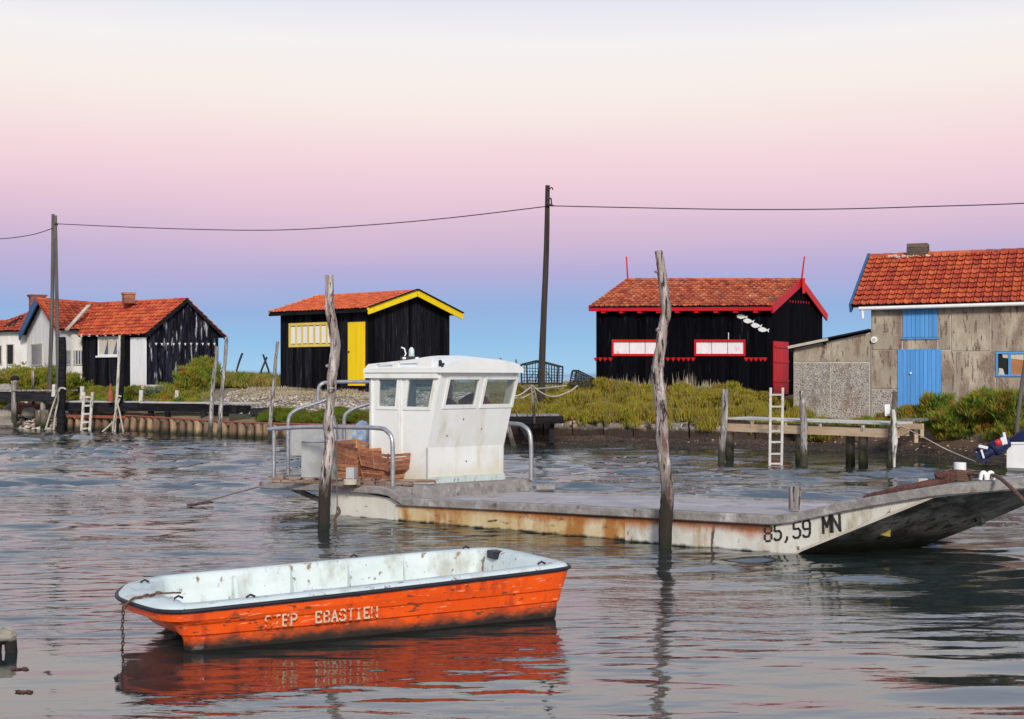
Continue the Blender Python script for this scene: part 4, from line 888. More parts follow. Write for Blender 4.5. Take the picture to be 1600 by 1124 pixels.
# short light posts with things on the stage
for x, y0, y1, lb in ((128, 604, 622, 'white washed short post at the top of the small ladder'), (220, 610, 628, 'leaning short white post on the stage under the shed door'), (276, 610, 629, 'short white post on the stage beside the bushy shrub'), (84, 601, 618, 'short pale post behind the thick black mooring post')):
    tag(MB().beam(at(x, y1+2, 48.6), at(x+1, y0, 48.6), .13, .13, (0, 1, 0)).build('short_post', 'post_pale', loc=at(x, y1+2, 48.6)), lb, 'post', 'short pale posts on the landing stage')
p = at(173, 628, 48.2); 
m = MB(); m.tube([p, p+V((0, 0, .35)), p+V((0, 0, .5)), p+V((0, 0, .68))], [.13, .12, .05, .03], 8); tag(m.build('bottle', 'rust', loc=p), 'slim rust coloured bottle shaped jar on the landing stage', 'jar')
p = at(238, 607, 50.8); tag(MB().box(p, .75, .4, .28, -.3).build('stone_block', 'joint', loc=p), 'pale stone block under the peeling gable wall', 'block')
p = at(374, 655, 44.4); tag(MB().tube([p-V((.35, 0, 0)), p+V((.35, .1, 0))], .18, 10).build('fallen_log', 'post_grey', loc=p), 'short thick log lying at the end of the stage', 'log')
p = at(408, 643, 44.8); tag(MB().beam(at(392, 643.5, 44.6), at(428, 641, 44.6), .3, .22).build('dark_board', 'dark_wood', loc=p), 'dark upturned board on the pebbles by the thin crooked pole', 'board')

# ================================================================ poles
def pole(name, pts, Y, rad, mat, label, cat='post', n=9, jit=.05, stubs=(), grp=None, k=4, base=None):
    P = [at(x, y, Y) for x, y in pts]
    rs = rad if isinstance(rad, (list, tuple)) else [rad]*len(P)
    S_ = smooth(P, k); r2 = []
    for i in range(len(S_)):
        t = i/k; a = int(min(t, len(rs)-1)); b_ = min(a+1, len(rs)-1); r2.append(rs[a]+(rs[b_]-rs[a])*(t-a))
    base = P[-1]+V((0, 0, -.5)); S_.append(base); r2.append(r2[-1])
    t = thing(name, label, cat, P[-1], grp)
    MB().tube(S_, r2, n, jit=jit).build('trunk', mat, t)
    for (x, y, dx, dy, r_) in stubs:
        MB().tube([at(x, y, Y), at(x+dx, y+dy, Y-.03)], [r_, r_*.6], 7, jit=.1).build('branch_stub', mat, t)
    return t
MP_G = 'wooden mooring poles in the channel'
t = pole('mooring_pole', [(514, 430), (515, 460), (515.5, 485), (519, 503), (524, 540), (521.5, 570), (518.5, 592), (518, 620), (512.5, 662), (515, 692), (510, 733), (507, 780), (506, 824)], 17.7,
     [.058, .060, .066, .070, .068, .072, .070, .062, .066, .070, .078, .082, .084], 'post_wood', 'crooked bleached mooring pole standing before the work barge cabin', n=14, jit=.07, k=6,
     stubs=[(514, 573, -4, -2, .035), (522, 537, 6, -3, .03), (508, 735, -4, 1, .03), (503, 782, -3, 1, .03), (513, 480, -5, 3, .03)], grp=MP_G)
MB().tube([at(512+i*1.3, 607+.4*math.sin(i), 17.6-.10*math.sin(i/8*3.14)) for i in range(10)], .012, 5).build('rope_tie', 'rope', t)
pole('mooring_pole', [(1029, 392), (1032, 412), (1035, 433), (1039, 470), (1041, 488), (1036.5, 508), (1033, 540), (1028.5, 567), (1027, 588), (1031, 618), (1034, 660), (1036, 705), (1042, 750), (1043, 775), (1041, 800), (1039, 853)], 15.7,
     [.046, .052, .058, .064, .066, .060, .066, .072, .078, .072, .074, .074, .076, .082, .084, .080], 'post_wood', 'tall crooked bleached mooring pole beside the barge deck edge', n=14, jit=.08, k=6,
     stubs=[(1041, 487, -8, 2, .03), (1026, 425, -3, 0, .02), (1032, 513, -6, 4, .035), (1025, 583, -4, 3, .035), (1048, 770, 4, 2, .035), (1044, 745, 5, -4, .03)], grp=MP_G)
t = pole('mooring_pole', [(97.5, 527), (98, 560), (97, 610), (95, 671)], 49.5, [.13, .15, .15, .16], 'dark_wood', 'thick tarred mooring pole right of the twin utility poles', grp=MP_G)
MB().tube([at(92+i*1.1, 608-1.5*math.sin(i*.35), 49.3) for i in range(11)], .04, 5).build('rope_tie', 'rope', t)
t = pole('mooring_pole', [(190.5, 524), (190, 560), (187, 620), (185, 674)], 48.2, [.10, .13, .14, .15], 'dark_wood', 'tarred mooring pole in front of the left shed window', grp=MP_G)
MB().tube([at(183+i*.8, 621-2*math.sin(i*.35), 48.0) for i in range(9)], .04, 5).build('rope_tie', 'rope', t)
pole('mooring_pole', [(187, 524), (185.5, 570), (183, 615), (179, 673)], 48.0, [.045, .055, .055, .05], 'post_pale', 'slim white pole against the tarred pole by the shed window', grp=MP_G)
pole('mooring_pole', [(339, 541), (338, 565), (334, 590), (331, 630), (328, 682)], 43.9, [.06, .06, .07, .07, .08], 'post_grey', 'slim bleached pole at the right corner of the left shed', grp=MP_G)
pole('mooring_pole', [(354, 527), (352, 560), (348, 600), (345, 640), (342, 684)], 43.7, [.06, .06, .065, .075, .08], 'post_grey', 'taller grey pole leaning beside the slim bleached one', grp=MP_G)
pole('mooring_pole', [(434, 534), (431, 560), (428, 600), (424, 640), (421, 688)], 42.0, [.05, .055, .06, .065, .07], 'post_grey', 'thin crooked grey pole left of the yellow trimmed hut', grp=MP_G)
pole('stake', [(379, 552), (375, 562), (370, 578)], 60, [.05, .05, .04], 'utility', 'single dark leaning stake on the grassy crest', 'stake', jit=0, grp='stakes on the crest')
pole('stake', [(411, 554), (420, 580)], 60, .045, 'utility', 'dark stake of the crossed pair leaning left', 'stake', jit=0, grp='stakes on the crest')
pole('stake', [(417, 558), (408, 580)], 60, .045, 'utility', 'dark stake of the crossed pair leaning right', 'stake', jit=0, grp='stakes on the crest')
# posts on left edge
t = pole('bollard_post', [(23, 593), (23, 620), (23, 640)], 51.0, [.14, .12, .12], 'post_grey', 'grey post with a round dark head near the left landing', grp='posts on the left bank')
MB().ball(at(23, 592, 51.0), .17, .17, .13).build('head', 'dark_wood', t)
pole('bollard_post', [(51, 578), (51.5, 600), (52, 614)], 51.2, [.05, .05, .06], 'post_grey', 'thin grey stake in front of the cottage shrubs', grp='posts on the left bank')
for x, y, lb in ((10, 668, 'short dark pile in the water at the far left'), (24, 668, 'dark pile under the round headed post'), (40, 667, 'dark mossy pile left of the ropes'), (62, 670, 'thick dark pile at the left end of the log wall'), (70, 671, 'second thick dark pile beside the ropes')):
    b = gp(x, y); r_ = .17 if x > 50 else .12; zt = .75 if x > 50 else .35
    tag(MB().tube([b-V((0, 0, .3)), b+V((0, 0, zt))], r_, 9, jit=.05).build('pile', 'green_post', loc=b), lb, 'post', 'dark piles on the left')
# ropes on left posts
RG = 'pale ropes hanging from the left mooring poles'
for pts, Y, lb in (([(94, 607), (84, 630), (71, 672)], 49.3, 'pale rope slanting from the black pole to the water'), ([(90, 611), (91, 625), (86, 650), (84, 672)], 49.2, 'pale rope hanging straight beside the black pole'),
                   ([(187, 623), (180, 645), (176, 674)], 47.9, 'pale rope hanging down the white slim pole'), ([(183, 630), (187, 645), (193, 676)], 47.8, 'stiff white line slanting right under the shed window'), ([(176, 660), (170, 666), (160, 675)], 47.9, 'slack light line trailing into the water')):
    tag(MB().tube(smooth([at(x, y, Y) for x, y in pts], 4), .035, 6).build('rope', 'rope', loc=at(*pts[-1], Y)), lb, 'rope', RG)

# utility poles and cables
UG = 'utility poles carrying the cable'
t = pole('utility_pole', [(83, 335), (82, 450), (79, 560), (76.5, 622)], 52.8, [.065, .075, .085, .095], 'utility_grey', 'left leg of the twin utility poles by the cottage', jit=0.02, grp=UG)
t = pole('utility_pole', [(86.5, 337), (88.5, 450), (90.5, 560), (92, 622)], 52.5, [.065, .075, .085, .095], 'utility_grey', 'right leg of the twin utility poles by the cottage', jit=0.02, grp=UG)
MB().tube([at(86, 350, 51.3), at(90, 351, 51.3)], .05, 6).build('insulator', 'utility', t)
t = pole('utility_pole', [(855.5, 290), (854, 380), (850, 480), (847, 560), (846, 612)], 41.5, [.075, .09, .10, .11, .115], 'utility', 'tall dark single utility pole between the barge cabin and red trimmed hut', jit=0.03, grp=UG)
m = MB(); m.tube(smooth([at(857, 297, 41.4), at(862, 293, 41.4), at(864, 297, 41.4)], 3), .02, 5); m.build('hook', 'utility', t)
m = MB(); m.tube(smooth([at(857, 312, 41.4), at(861, 310, 41.4), at(862, 320, 41.4), at(866, 322, 41.4)], 3), .025, 5); m.tube([at(853, 320, 41.35), at(863, 321, 41.35)], .04, 6); m.build('insulator', 'utility', t)
CG = 'overhead cable spans'
def cable(pts, lb):
    P = smooth([at(*p) for p in pts], 6); tag(MB().tube(P, .017, 5).build('cable', 'cable', loc=P[0]), lb, 'cable', CG)
    # tied strand gives the wire its rope-like look
cable([(88, 350, 51.4), (250, 357, 49.5), (420, 360, 47.2), (560, 353, 45.2), (700, 341, 43.4), (852, 323, 41.5)], 'black overhead cable sagging between the twin poles and tall single pole')
cable([(862, 322, 41.5), (1000, 325, 40.8), (1150, 327.5, 40), (1300, 327, 39.2), (1450, 323, 38.4), (1620, 317, 37.5), (1900, 300, 36)], 'black overhead cable from the tall single pole to the right')
cable([(82, 357, 51.7), (50, 367, 52.3), (0, 373.5, 53.5), (-60, 372, 55)], 'short black cable running left from the twin poles')

# ================================================================ ladders
def ladder(tl, tr, bl, br, Y, rungs, mat, label, th=.05):
    TL, TR, BL, BR = at(*tl, Y), at(*tr, Y), at(*bl, Y), at(*br, Y)
    t = thing('ladder', label, 'ladder', BL)
    for p, q_ in ((TL, BL), (TR, BR)): MB().beam(p, q_+(q_-p)*.06, th, th, (0, 1, 0)).build('rail', mat, t)
    for i in rungs: MB().beam(TL.lerp(BL, i), TR.lerp(BR, i), th*.6, th*.75, (0, 0, 1)).build('rung', mat, t)
    return t
ladder((131.9, 613), (144.7, 613), (127.5, 672), (140.5, 671), 48.2, [.13, .36, .58, .8, .97], 'post_pale', 'small pale ladder hanging from the left landing stage', .09)
ladder((1204, 606), (1223, 606), (1202.5, 729), (1221, 729), 29.9, [.09, .24, .395, .55, .69, .84, .965], 'pale_deck', 'tall pale wooden ladder standing against the right jetty', .055)

# ================================================================ right jetty
jt = thing('jetty', 'narrow timber jetty with pale plank edge in front of the cement house', 'jetty', (6.8, 30, 0))
J0 = at(1128, 654, 31.5); J1 = at(1388, 662.5, 28.4); jd = (J1-J0).normalized(); jn = V((-jd.y, jd.x, 0))*1
nP = 26
for i in range(nP):
    a = J0.lerp(J1, (i+.5)/nP); MB().beam(a-jn*.02, a+jn*1.15, (J1-J0).length/nP*.93, .04).build('deck_plank', 'pale_deck', jt)
m = MB(); b0 = at(1128, 667.5, 31.4); b1 = at(1386, 677, 28.35); m.beam(b0, b1, .07, .19); m.build('front_beam', 'pine', jt)
m = MB(); m.beam(b0+jn*1.0, b1+jn*1.0, .07, .19); m.build('rear_beam', 'pine', jt)
m = MB(); m.beam(J0+V((0, 0, -.12)), J0+jn*1.1+V((0, 0, -.12)), .08, .22); m.build('end_beam', 'pine', jt)
for x in (1175, 1228, 1281, 1348):
    y_ = interp(x, [(1128, 660), (1386, 669)]); Yj = interp(x, [(1128, 31.3), (1386, 28.25)]); MB().beam(at(x, y_-3, Yj+.05), at(x, y_+6, Yj+.05), .08, .06, (0, 1, 0)).build('stub', 'post_grey', jt)
for x, Y in ((1329, 29.9), (1349, 29.4), (1250, 30.6), (1140, 32)):
    MB().tube([at(x, 676, Y), V((at(x, 676, Y).x, Y, -.4))], .11, 9, jit=.05).build('pile', 'green_post', jt)
JG = 'mooring posts of the right jetty'
pole('jetty_post', [(1133, 608), (1132, 640), (1131, 670), (1128, 700), (1127, 722)], 31.2, [.088, .085, .085, .085, .085], 'post_grey', 'flat topped pale post at the left end of the right jetty', grp=JG, jit=.06)
pole('jetty_post', [(1252, 611), (1254, 640), (1256, 662), (1256, 690), (1256, 729)], 29.7, [.05, .07, .085, .075, .09], 'post_grey', 'gnarled pale post in the middle of the right jetty', grp=JG, jit=.12)
pole('jetty_post', [(1398, 612), (1397, 640), (1396, 670), (1395, 700), (1392, 737)], 28.1, [.045, .06, .07, .085, .10], 'green_post', 'dark mossy post at the right end of the jetty', grp=JG, jit=.12)
pole('jetty_post', [(1395.5, 640), (1397.5, 665), (1398, 690), (1397, 710)], 27.95, [.035, .055, .065, .03], 'post_pale', 'whitish split post fixed to the mossy right post', grp=JG, jit=.15)
p = at(1386, 641, 28.2); m = MB(); m.beam(at(1386, 632, 28.2), at(1387, 650, 28.2), .12, .05, (0, 1, 0)); tag(m.build('fender_board', 'white_wood', loc=p), 'small white board hanging on the right jetty post', 'board')
sp_ = thing('door_platform', 'small timber platform below the blue house door', 'platform', at(1425, 690, 31))
for i in range(5): a = at(1404+i*8, 658, 33-.12*i); MB().beam(a, a+PER*1.6, .13, .05).build('deck_plank', 'post_grey', sp_)
MB().beam(at(1400, 665, 32.8), at(1442, 667, 32.2), .07, .14).build('front_beam', 'pine', sp_)
for x, yb in ((1402, 684), (1431, 692), (1440, 684)): MB().beam(at(x, 662, 32.5), at(x, yb, 32.5), .09, .09, (0, 1, 0)).build('leg', 'pine', sp_)
tag(MB().tube(smooth([at(1402, 663, 28.1), at(1440, 682, 29.5), at(1480, 703, 30), at(1525, 722, 29)], 5), .014, 5).build('rope', 'rope', loc=at(1525, 722, 29)), 'thin pale rope from the jetty post down to the mud', 'rope')
pole('leaning_pole', [(1603, 560), (1597, 600), (1592, 640), (1589, 668)], 31.5, [.045, .05, .05, .055], 'utility_grey', 'grey leaning pole behind the motor boat', 'pole', jit=.02)
# mud drain stone slab under jetty
p = at(1375, 694, 33.5); m = MB(); m.box((p.x, p.y, gh(p.x, p.y)+.02), 1.3, 1.0, .12, .3); tag(m.build('concrete_slab', 'joint', loc=p), 'pale sloping concrete slab on the mud under the jetty', 'slab')

# small landing behind the barge
ls2 = thing('landing_stage', 'short dark timber landing beside the barge cabin with struts in the mud', 'jetty', at(830, 700, 38))
for i in range(6): a = at(782+i*17, 650.5, 39.0-.1*i); MB().beam(a-V((0, .3, 0)), a+V((0, 1.6, 0)), .31, .07).build('deck_plank', 'post_grey', ls2)
MB().beam(at(778, 657, 38.6), at(880, 656, 38.1), .10, .22).build('edge_beam', 'dark_wood', ls2)
for a, b in (((792, 662), (806, 706)), ((812, 662), (838, 704)), ((862, 662), (862, 694))): MB().beam(at(*a, 38.6), at(*b, 38.3), .14, .14, (0, 1, 0)).build('strut', 'post_grey' if a[0] == 792 else 'dark_wood', ls2)
rfn = thing('rope_fence', 'rope strung on a thin post above the small landing', 'fence', at(833, 650, 38))
MB().tube([at(830, 601, 38.2), at(834, 640, 38.2), at(835, 662, 38.2)], [.03, .045, .045], 7, jit=.08).build('post', 'post_grey', rfn)
MB().tube([at(834, 605, 38.2), at(842, 640, 38.2)], .02, 6).build('stay', 'post_grey', rfn)
for P in ([(790, 612, 38.2), (808, 619, 38.2), (831, 604, 38.2)], [(790, 622, 38.4), (815, 622, 38.4), (835, 612, 38.2)], [(831, 602, 38.2), (848, 615, 38.5), (866, 620, 39), (890, 612, 39.6), (902, 603, 40)], [(834, 608, 38.2), (860, 606, 40), (885, 603, 41)]):
    MB().tube(smooth([at(*p) for p in P], 5), .025, 5).build('rope', 'rope', rfn)

# wire traps
def cage(corners_b, corners_t, Y, label):
    p = at(*corners_b[0], Y); t = thing('wire_trap', label, 'trap', p, 'dark wire traps on the bank')
    fb = [at(x, y, Y) for x, y in corners_b]; ft = [at(x, y, Y) for x, y in corners_t]
    bb = [q_+V((.2, 1.2, 0)) for q_ in fb]; bt = [q_+V((.2, 1.2, 0)) for q_ in ft]; m = MB()
    for ring in (fb, bb):
        m.tube([ring[0], ring[-1]], .03, 5)
    for ring in (ft, bt):
        for a, b in zip(ring, ring[1:]): m.tube([a, b], .028, 5)
    for a, b in zip(ft, bt): m.tube([a, b], .025, 5)
    m.tube([fb[0], ft[0]], .03, 5); m.tube([fb[-1], ft[-1]], .03, 5); m.tube([bb[0], bt[0]], .03, 5); m.tube([bb[-1], bt[-1]], .03, 5); m.tube([fb[0], bb[0]], .03, 5); m.tube([fb[-1], bb[-1]], .03, 5)
    m.build('frame', 'cable', t)
    m = MB()
    for (b0, b1, top) in ((fb[0], fb[-1], ft), (bb[0], bb[-1], bt)):
        n_ = 13
        for i in range(1, n_):
            s_ = i/n_; lo_ = b0.lerp(b1, s_); xs_ = lo_.x; hi_ = None
            for a, b in zip(top, top[1:]):
                if a.x <= xs_ <= b.x: hi_ = a.lerp(b, (xs_-a.x)/max(1e-6, b.x-a.x))
            if hi_ is not None: m.tube([lo_, hi_], .010, 4)
        for j in range(1, 6): m.tube([b0.lerp(top[0], j/6), b1.lerp(top[-1], j/6)], .010, 4)
    m.build('netting', 'cable', t, 'stuff')
    m = MB()
    for i in range(4): a = fb[0].lerp(fb[-1], (i+.5)/4); m.tube([a, a.lerp(bt[1], .5)], .013, 4)
    m.build('inner_hoop', 'cable', t)
cage([(815, 600), (871, 600)], [(814, 570), (838, 564), (872, 573)], 42.5, 'larger dark wire trap behind the utility pole')
cage([(890, 602), (924, 602)], [(894, 580), (897, 579), (923, 592)], 43, 'smaller tipped dark wire trap left of the red trimmed hut')

# ================================================================ work barge
def bw(s, t, z): return V((-2.76+.808*s+.59*t, 19.4-.59*s+.808*t, z-.032*t*max(0, min(1, 1-(z-.45)/1.2))))
GZ = [(1.36, .336), (4.35, .405), (7.25, .455), (7.5, .50), (8.2, .69), (9, .87), (9.3, .925), (9.9, .985), (10.25, .995)]
CH = [(0, -.3), (7.1, -.3), (7.35, -.05), (9.12, .765), (9.3, .80), (9.9, .86), (10.25, .88)]
KL = [(0, -.45), (7.4, -.42), (8.3, -.02), (9.1, .35), (9.67, .63), (9.9, .73), (10.25, .875)]
HWd = [(0, 1.625), (9.3, 1.625), (9.6, 1.2), (9.9, .75), (10.25, .3)]
TC = 1.625
bg = thing('work_barge', 'long white flat decked work barge with wheelhouse aft and number on its bow', 'boat', bw(3, 1.6, 0))
ST = [0, 1.37, 1.38, 2.5, 4, 5.5, 6.5, 7.1, 7.3, 7.6, 8, 8.4, 8.8, 9.12, 9.3, 9.6, 9.9, 10.25]
def gun(s): return interp(s, GZ)
def secp(s):
    hw = interp(s, HWd); g_ = gun(s)-.03 if s >= 1.37 else .42
    c_ = min(interp(s, CH), g_-.05); k_ = min(interp(s, KL), c_+.0 if s > 10 else interp(s, KL))
    return [bw(s, TC-hw, g_), bw(s, TC-hw+.0, c_), bw(s, TC, k_), bw(s, TC+hw, c_), bw(s, TC+hw, g_)]
def strip(stns, i0, i1, name, mat, par, nsub=1):
    m = MB(); rows = []
    for s in stns:
        p = secp(s); rows.append([p[i0].lerp(p[i1], t/nsub) for t in range(nsub+1)])
    n_ = nsub+1; vs = [v for r_ in rows for v in r_]
    m.add(vs, [(j*n_+k_, j*n_+k_+1, (j+1)*n_+k_+1, (j+1)*n_+k_) for j in range(len(rows)-1) for k_ in range(nsub)]); return m
def seg(a, b): return [a]+[s for s in ST if a < s < b]+[b]
hull = strip(seg(0, 1.37), 0, 1, '', '', None).build('hull_side', 'hull_bow', bg)
strip(seg(1.37, 5.2), 0, 1, '', '', None).build('hull_side', 'hull_yellow', bg)
strip(seg(5.2, 7.2), 0, 1, '', '', None).build('hull_side', 'hull', bg)
strip(seg(7.2, 10.25), 0, 1, '', '', None).build('bow_side', 'hull_bow', bg)
strip(seg(0, 10.25), 3, 4, '', '', None).build('hull_side', 'hull', bg)
m = strip(seg(0, 10.25), 1, 2, '', '', None); m2_ = strip(seg(0, 10.25), 2, 3, '', '', None); m.add(m2_.v, m2_.f)
e = secp(10.25); m.add(e, [(0, 1, 2, 3, 4)]); e = secp(0); m.add(e, [(4, 3, 2, 1, 0)]); m.build('bottom', 'bottom', bg)
# seam of the side into the bow rake (light chine strip)
m = MB(); S_ = [7.25, 7.6, 8, 8.4, 8.8, 9.12]
for a, b in zip(S_, S_[1:]):
    pa, pb = secp(a)[1], secp(b)[1]; m.beam(pa+V((0, 0, .012)), pb+V((0, 0, .012)), .035, .03)
m.build('chine_strip', 'joint', bg)
# deck
m = MB(); S_ = seg(1.38, 10.25); vs = []
for s in S_:
    hw = interp(s, HWd)-.02; vs += [bw(s, TC-hw, gun(s)-.035), bw(s, TC, gun(s)-.025), bw(s, TC+hw, gun(s)-.035)]
m.add(vs, [(3*j+k_, 3*(j+1)+k_, 3*(j+1)+k_+1, 3*j+k_+1) for j in range(len(S_)-1) for k_ in range(2)]); m.build('deck', 'deck', bg)
# rim
def rimpath(side):
    P = []
    for s in [1.38, 2.5, 4, 5.5, 6.5, 7.25, 7.5, 8.0, 8.4, 8.8, 9.1, 9.3, 9.45, 9.6, 9.9, 10.25]:
        hw = interp(s, HWd); P.append(bw(s, TC+side*(hw-.02), gun(s)-.055))
    return P
def strip_rect(P, w_, h_):
    m = MB(); n_ = len(P); vs = []
    for i, p in enumerate(P):
        d = (P[min(i+1, n_-1)]-P[max(i-1, 0)]); d.normalize(); sd_ = V((d.y, -d.x, 0)).normalized(); a = sd_*w_/2; b = V((0, 0, h_/2)); ch_ = .25
        ring = [p-a-b*(1-ch_), p-a*(1-ch_)-b, p+a*(1-ch_)-b, p+a-b*(1-ch_), p+a+b*(1-ch_), p+a*(1-ch_)+b, p-a*(1-ch_)+b, p-a+b*(1-ch_)]
        vs += ring
    m.add(vs, [(i*8+k_, i*8+(k_+1) % 8, (i+1)*8+(k_+1) % 8, (i+1)*8+k_) for i in range(n_-1) for k_ in range(8)])
    m.add(vs[:8], [tuple(range(7, -1, -1))]); m.add(vs[-8:], [tuple(range(8))]); return m
strip_rect(rimpath(-1), .17, .115).build('rub_rail', 'rim', bg)
strip_rect(rimpath(1), .15, .10).build('rub_rail', 'rim', bg)
strip_rect([bw(10.25, TC-.38, gun(10.25)-.055), bw(10.3, TC, gun(10.25)-.055), bw(10.25, TC+.38, gun(10.25)-.055)], .16, .11).build('rub_rail', 'rim', bg)
# aft platform
def pz(s): return .415+.029*(s+1.45)
m = MB(); m.hexa([bw(-1.42, -.02, pz(-1.42)-.055), bw(1.30, -.02, pz(1.3)-.09), bw(1.30, 3.27, pz(1.3)-.09), bw(-1.42, 3.27, pz(-1.42)-.055)],
                 [bw(-1.45, -.02, pz(-1.45)), bw(1.30, -.02, pz(1.3)), bw(1.30, 3.27, pz(1.3)), bw(-1.45, 3.27, pz(-1.45))]); m.build('aft_platform', 'rim', bg)
strip_rect([bw(-1.45, -.03, pz(-1.45)-.03), bw(.0, -.035, pz(0)-.045), bw(1.05, -.035, pz(1.05)-.055), bw(1.25, -.035, pz(1.2)-.08), bw(1.50, -.035, .31)], .13, .115).build('platform_rail', 'rim', bg)
m = MB(); m.beam(bw(-1.44, -.02, pz(-1.45)-.03), bw(-1.44, 3.27, pz(-1.45)-.03), .09, .08); m.build('stern_edge', 'rim', bg)
m = MB(); m.hexa([bw(1.30, .0, .30), bw(1.47, .0, .30), bw(1.47, 3.26, .31), bw(1.30, 3.26, .31)], [bw(1.30, .0, .485), bw(1.42, .0, .485), bw(1.42, 3.26, .49), bw(1.30, 3.26, .49)]); m.build('coaming', 'rim', bg)
MB().beam(bw(-.95, .15, .34), bw(.02, .15, .10), .05, .07).build('stern_brace', 'bottom', bg)
MB().beam(bw(-.95, 3.0, .34), bw(.02, 3.0, .10), .05, .07).build('stern_brace', 'bottom', bg)
# rails
MTB = 'metal_tube'
def rail(name, pts, r=.032): return MB().tube(pts, r, 9).build(name, MTB, bg)
rz = pz(1.2)+.84
rail('hand_rail', smooth([bw(-1.40, .06, pz(-1.4)+.84), bw(-.6, .06, rz-.02), bw(.4, .06, rz), bw(.95, .06, rz), bw(1.10, .06, rz-.04), bw(1.19, .06, rz-.14), bw(1.21, .06, rz-.35), bw(1.21, .06, pz(1.2))], 4), .034)
rail('rail_post', [bw(-1.28, .06, pz(-1.3)), bw(-1.28, .06, pz(-1.3)+.82)])
rail('hand_rail', smooth([bw(-1.40, 3.2, pz(-1.4)+.84), bw(-.6, 3.2, rz-.02), bw(.4, 3.2, rz), bw(1.15, 3.2, rz), bw(1.34, 3.2, rz-.04), bw(1.44, 3.2, rz-.14), bw(1.47, 3.2, rz-.35), bw(1.47, 3.2, pz(1.2))], 4), .036)
rail('rail_post', [bw(-1.28, 3.2, pz(-1.3)), bw(-1.28, 3.2, pz(-1.3)+.82)])
def pxr(name, pts, r=.032):  # tubes given by photo position on planes across the boat
    return MB().tube(smooth([at(x, y, Y) for x, y, Y in pts], 4), r, 9).build(name, MTB, bg)
pxr('hand_rail', [(579, 597, 21.2), (540, 597, 21.3), (510, 598, 21.4), (500, 603, 21.4), (497, 615, 21.4), (497, 628, 21.4)])
pxr('hand_rail', [(515, 623, 21.4), (490, 632, 21.4), (465, 640, 21.4), (453, 650, 21.4), (450, 668, 21.4), (450, 700, 21.4), (450.5, 742, 21.4)])
pxr('hand_rail', [(579, 631, 21.6), (558, 637, 21.6), (543, 645, 21.6), (538, 655, 21.6), (538, 680, 21.6), (538, 735, 21.6)])
pxr('rail_post', [(519, 650, 21.5), (524, 680, 21.5), (530, 740, 21.5)], .05)
# sheet metal panels
def pbox(name, x0, y0, x1, y1, Y, th, mat, par, lab=None):
    a, b, c_, d = at(x0, y1, Y), at(x1, y1, Y), at(x1, y0, Y), at(x0, y0, Y); dy = V((.3*th, th, 0))
    return MB().hexa([a, b, c_, d], [a+dy, b+dy, c_+dy, d+dy]).build(name, mat, par)
pbox('rear_panel', 453, 671, 577, 712, 21.7, .03, 'alu', bg)
pb = pbox('locker', 471, 689, 534, 747, 20.4, .45, 'alu', bg)
MB().slab(Q(at(471, 747, 20.39), at(534, 747, 20.39), at(534, 689, 20.39), at(471, 689, 20.39)), 0, 1, .97, 1.0, .0, .02).build('lid', MTB, pb)
MB().slab(Q(at(471, 747, 20.39), at(534, 747, 20.39), at(534, 689, 20.39), at(471, 689, 20.39)), .775, .79, .02, .96, .0, .012).build('seam', MTB, pb)
pbox('bitt', 540.5, 731, 553, 748, 18.9, .12, 'alu', bg)
MB().tube([at(547, 749, 18.85), at(547, 757, 18.85)], .10, 10).build('bitt_base', 'joint', bg)
# cabin
cs0, t0, t1 = -.07, .95, 2.92
zc0, zfold, zt = .40, 1.02, 2.15
cab = MB()
def wall_win(m, q, wins, o0, o1):
    us = sorted({0, 1, *[w_[0] for w_ in wins], *[w_[1] for w_ in wins]}); vv = sorted({0, 1, *[w_[2] for w_ in wins], *[w_[3] for w_ in wins]})
    for a, b in zip(us, us[1:]):
        for c_, d in zip(vv, vv[1:]):
            if any(a >= w_[0]-1e-6 and b <= w_[1]+1e-6 and c_ >= w_[2]-1e-6 and d <= w_[3]+1e-6 for w_ in wins): continue
            m.slab(q, a, b, c_, d, o0, o1)
qs_lo = Q(bw(cs0, t0, zc0), bw(1.12, t0, zc0), bw(1.12, t0, zfold), bw(cs0, t0, zfold))
qs_up = Q(bw(cs0, t0, zfold), bw(1.12, t0, zfold), bw(1.42, t0, zt), bw(cs0, t0, zt))
qf_lo = Q(bw(1.12, t0, zc0), bw(1.12, t1, zc0), bw(1.12, t1, zfold), bw(1.12, t0, zfold))
qf_up = Q(bw(1.12, t0, zfold), bw(1.12, t1, zfold), bw(1.42, t1, zt), bw(1.42, t0, zt))
qb = Q(bw(cs0, t1, zc0), bw(cs0, t0, zc0), bw(cs0, t0, zt), bw(cs0, t1, zt))
qp_lo = Q(bw(1.12, t1, zc0), bw(cs0, t1, zc0), bw(cs0, t1, zfold), bw(1.12, t1, zfold))
qp_up = Q(bw(1.12, t1, zfold), bw(cs0, t1, zfold), bw(cs0, t1, zt), bw(1.42, t1, zt))
ws = [qs_up.rect(592, 593, 619.5, 635), qs_up.rect(636.5, 593, 674, 635)]
ws = [(w_[0], w_[1], ws[0][2], ws[0][3]) for w_ in ws]
wf = [qf_up.rect(699, 593, 745, 633), qf_up.rect(757, 593, 802, 632)]
wf = [(w_[0], w_[1], wf[0][2], wf[0][3]) for w_ in wf]
wb = [(.12, .44, .64, .90), (.56, .88, .64, .90)]
wp = [(.12, .48, .50, .90), (.58, .92, .50, .90)]
m = MB(); wall_win(m, qs_lo, [], -.03, 0); wall_win(m, qs_up, ws, -.03, 0); wall_win(m, qf_lo, [], -.03, 0); wall_win(m, qf_up, wf, -.03, 0)
wall_win(m, qb, wb, -.03, 0); wall_win(m, qp_lo, [], -.03, 0); wall_win(m, qp_up, wp, -.03, 0)
cabo = m.build('cabin', 'cabin', bg)
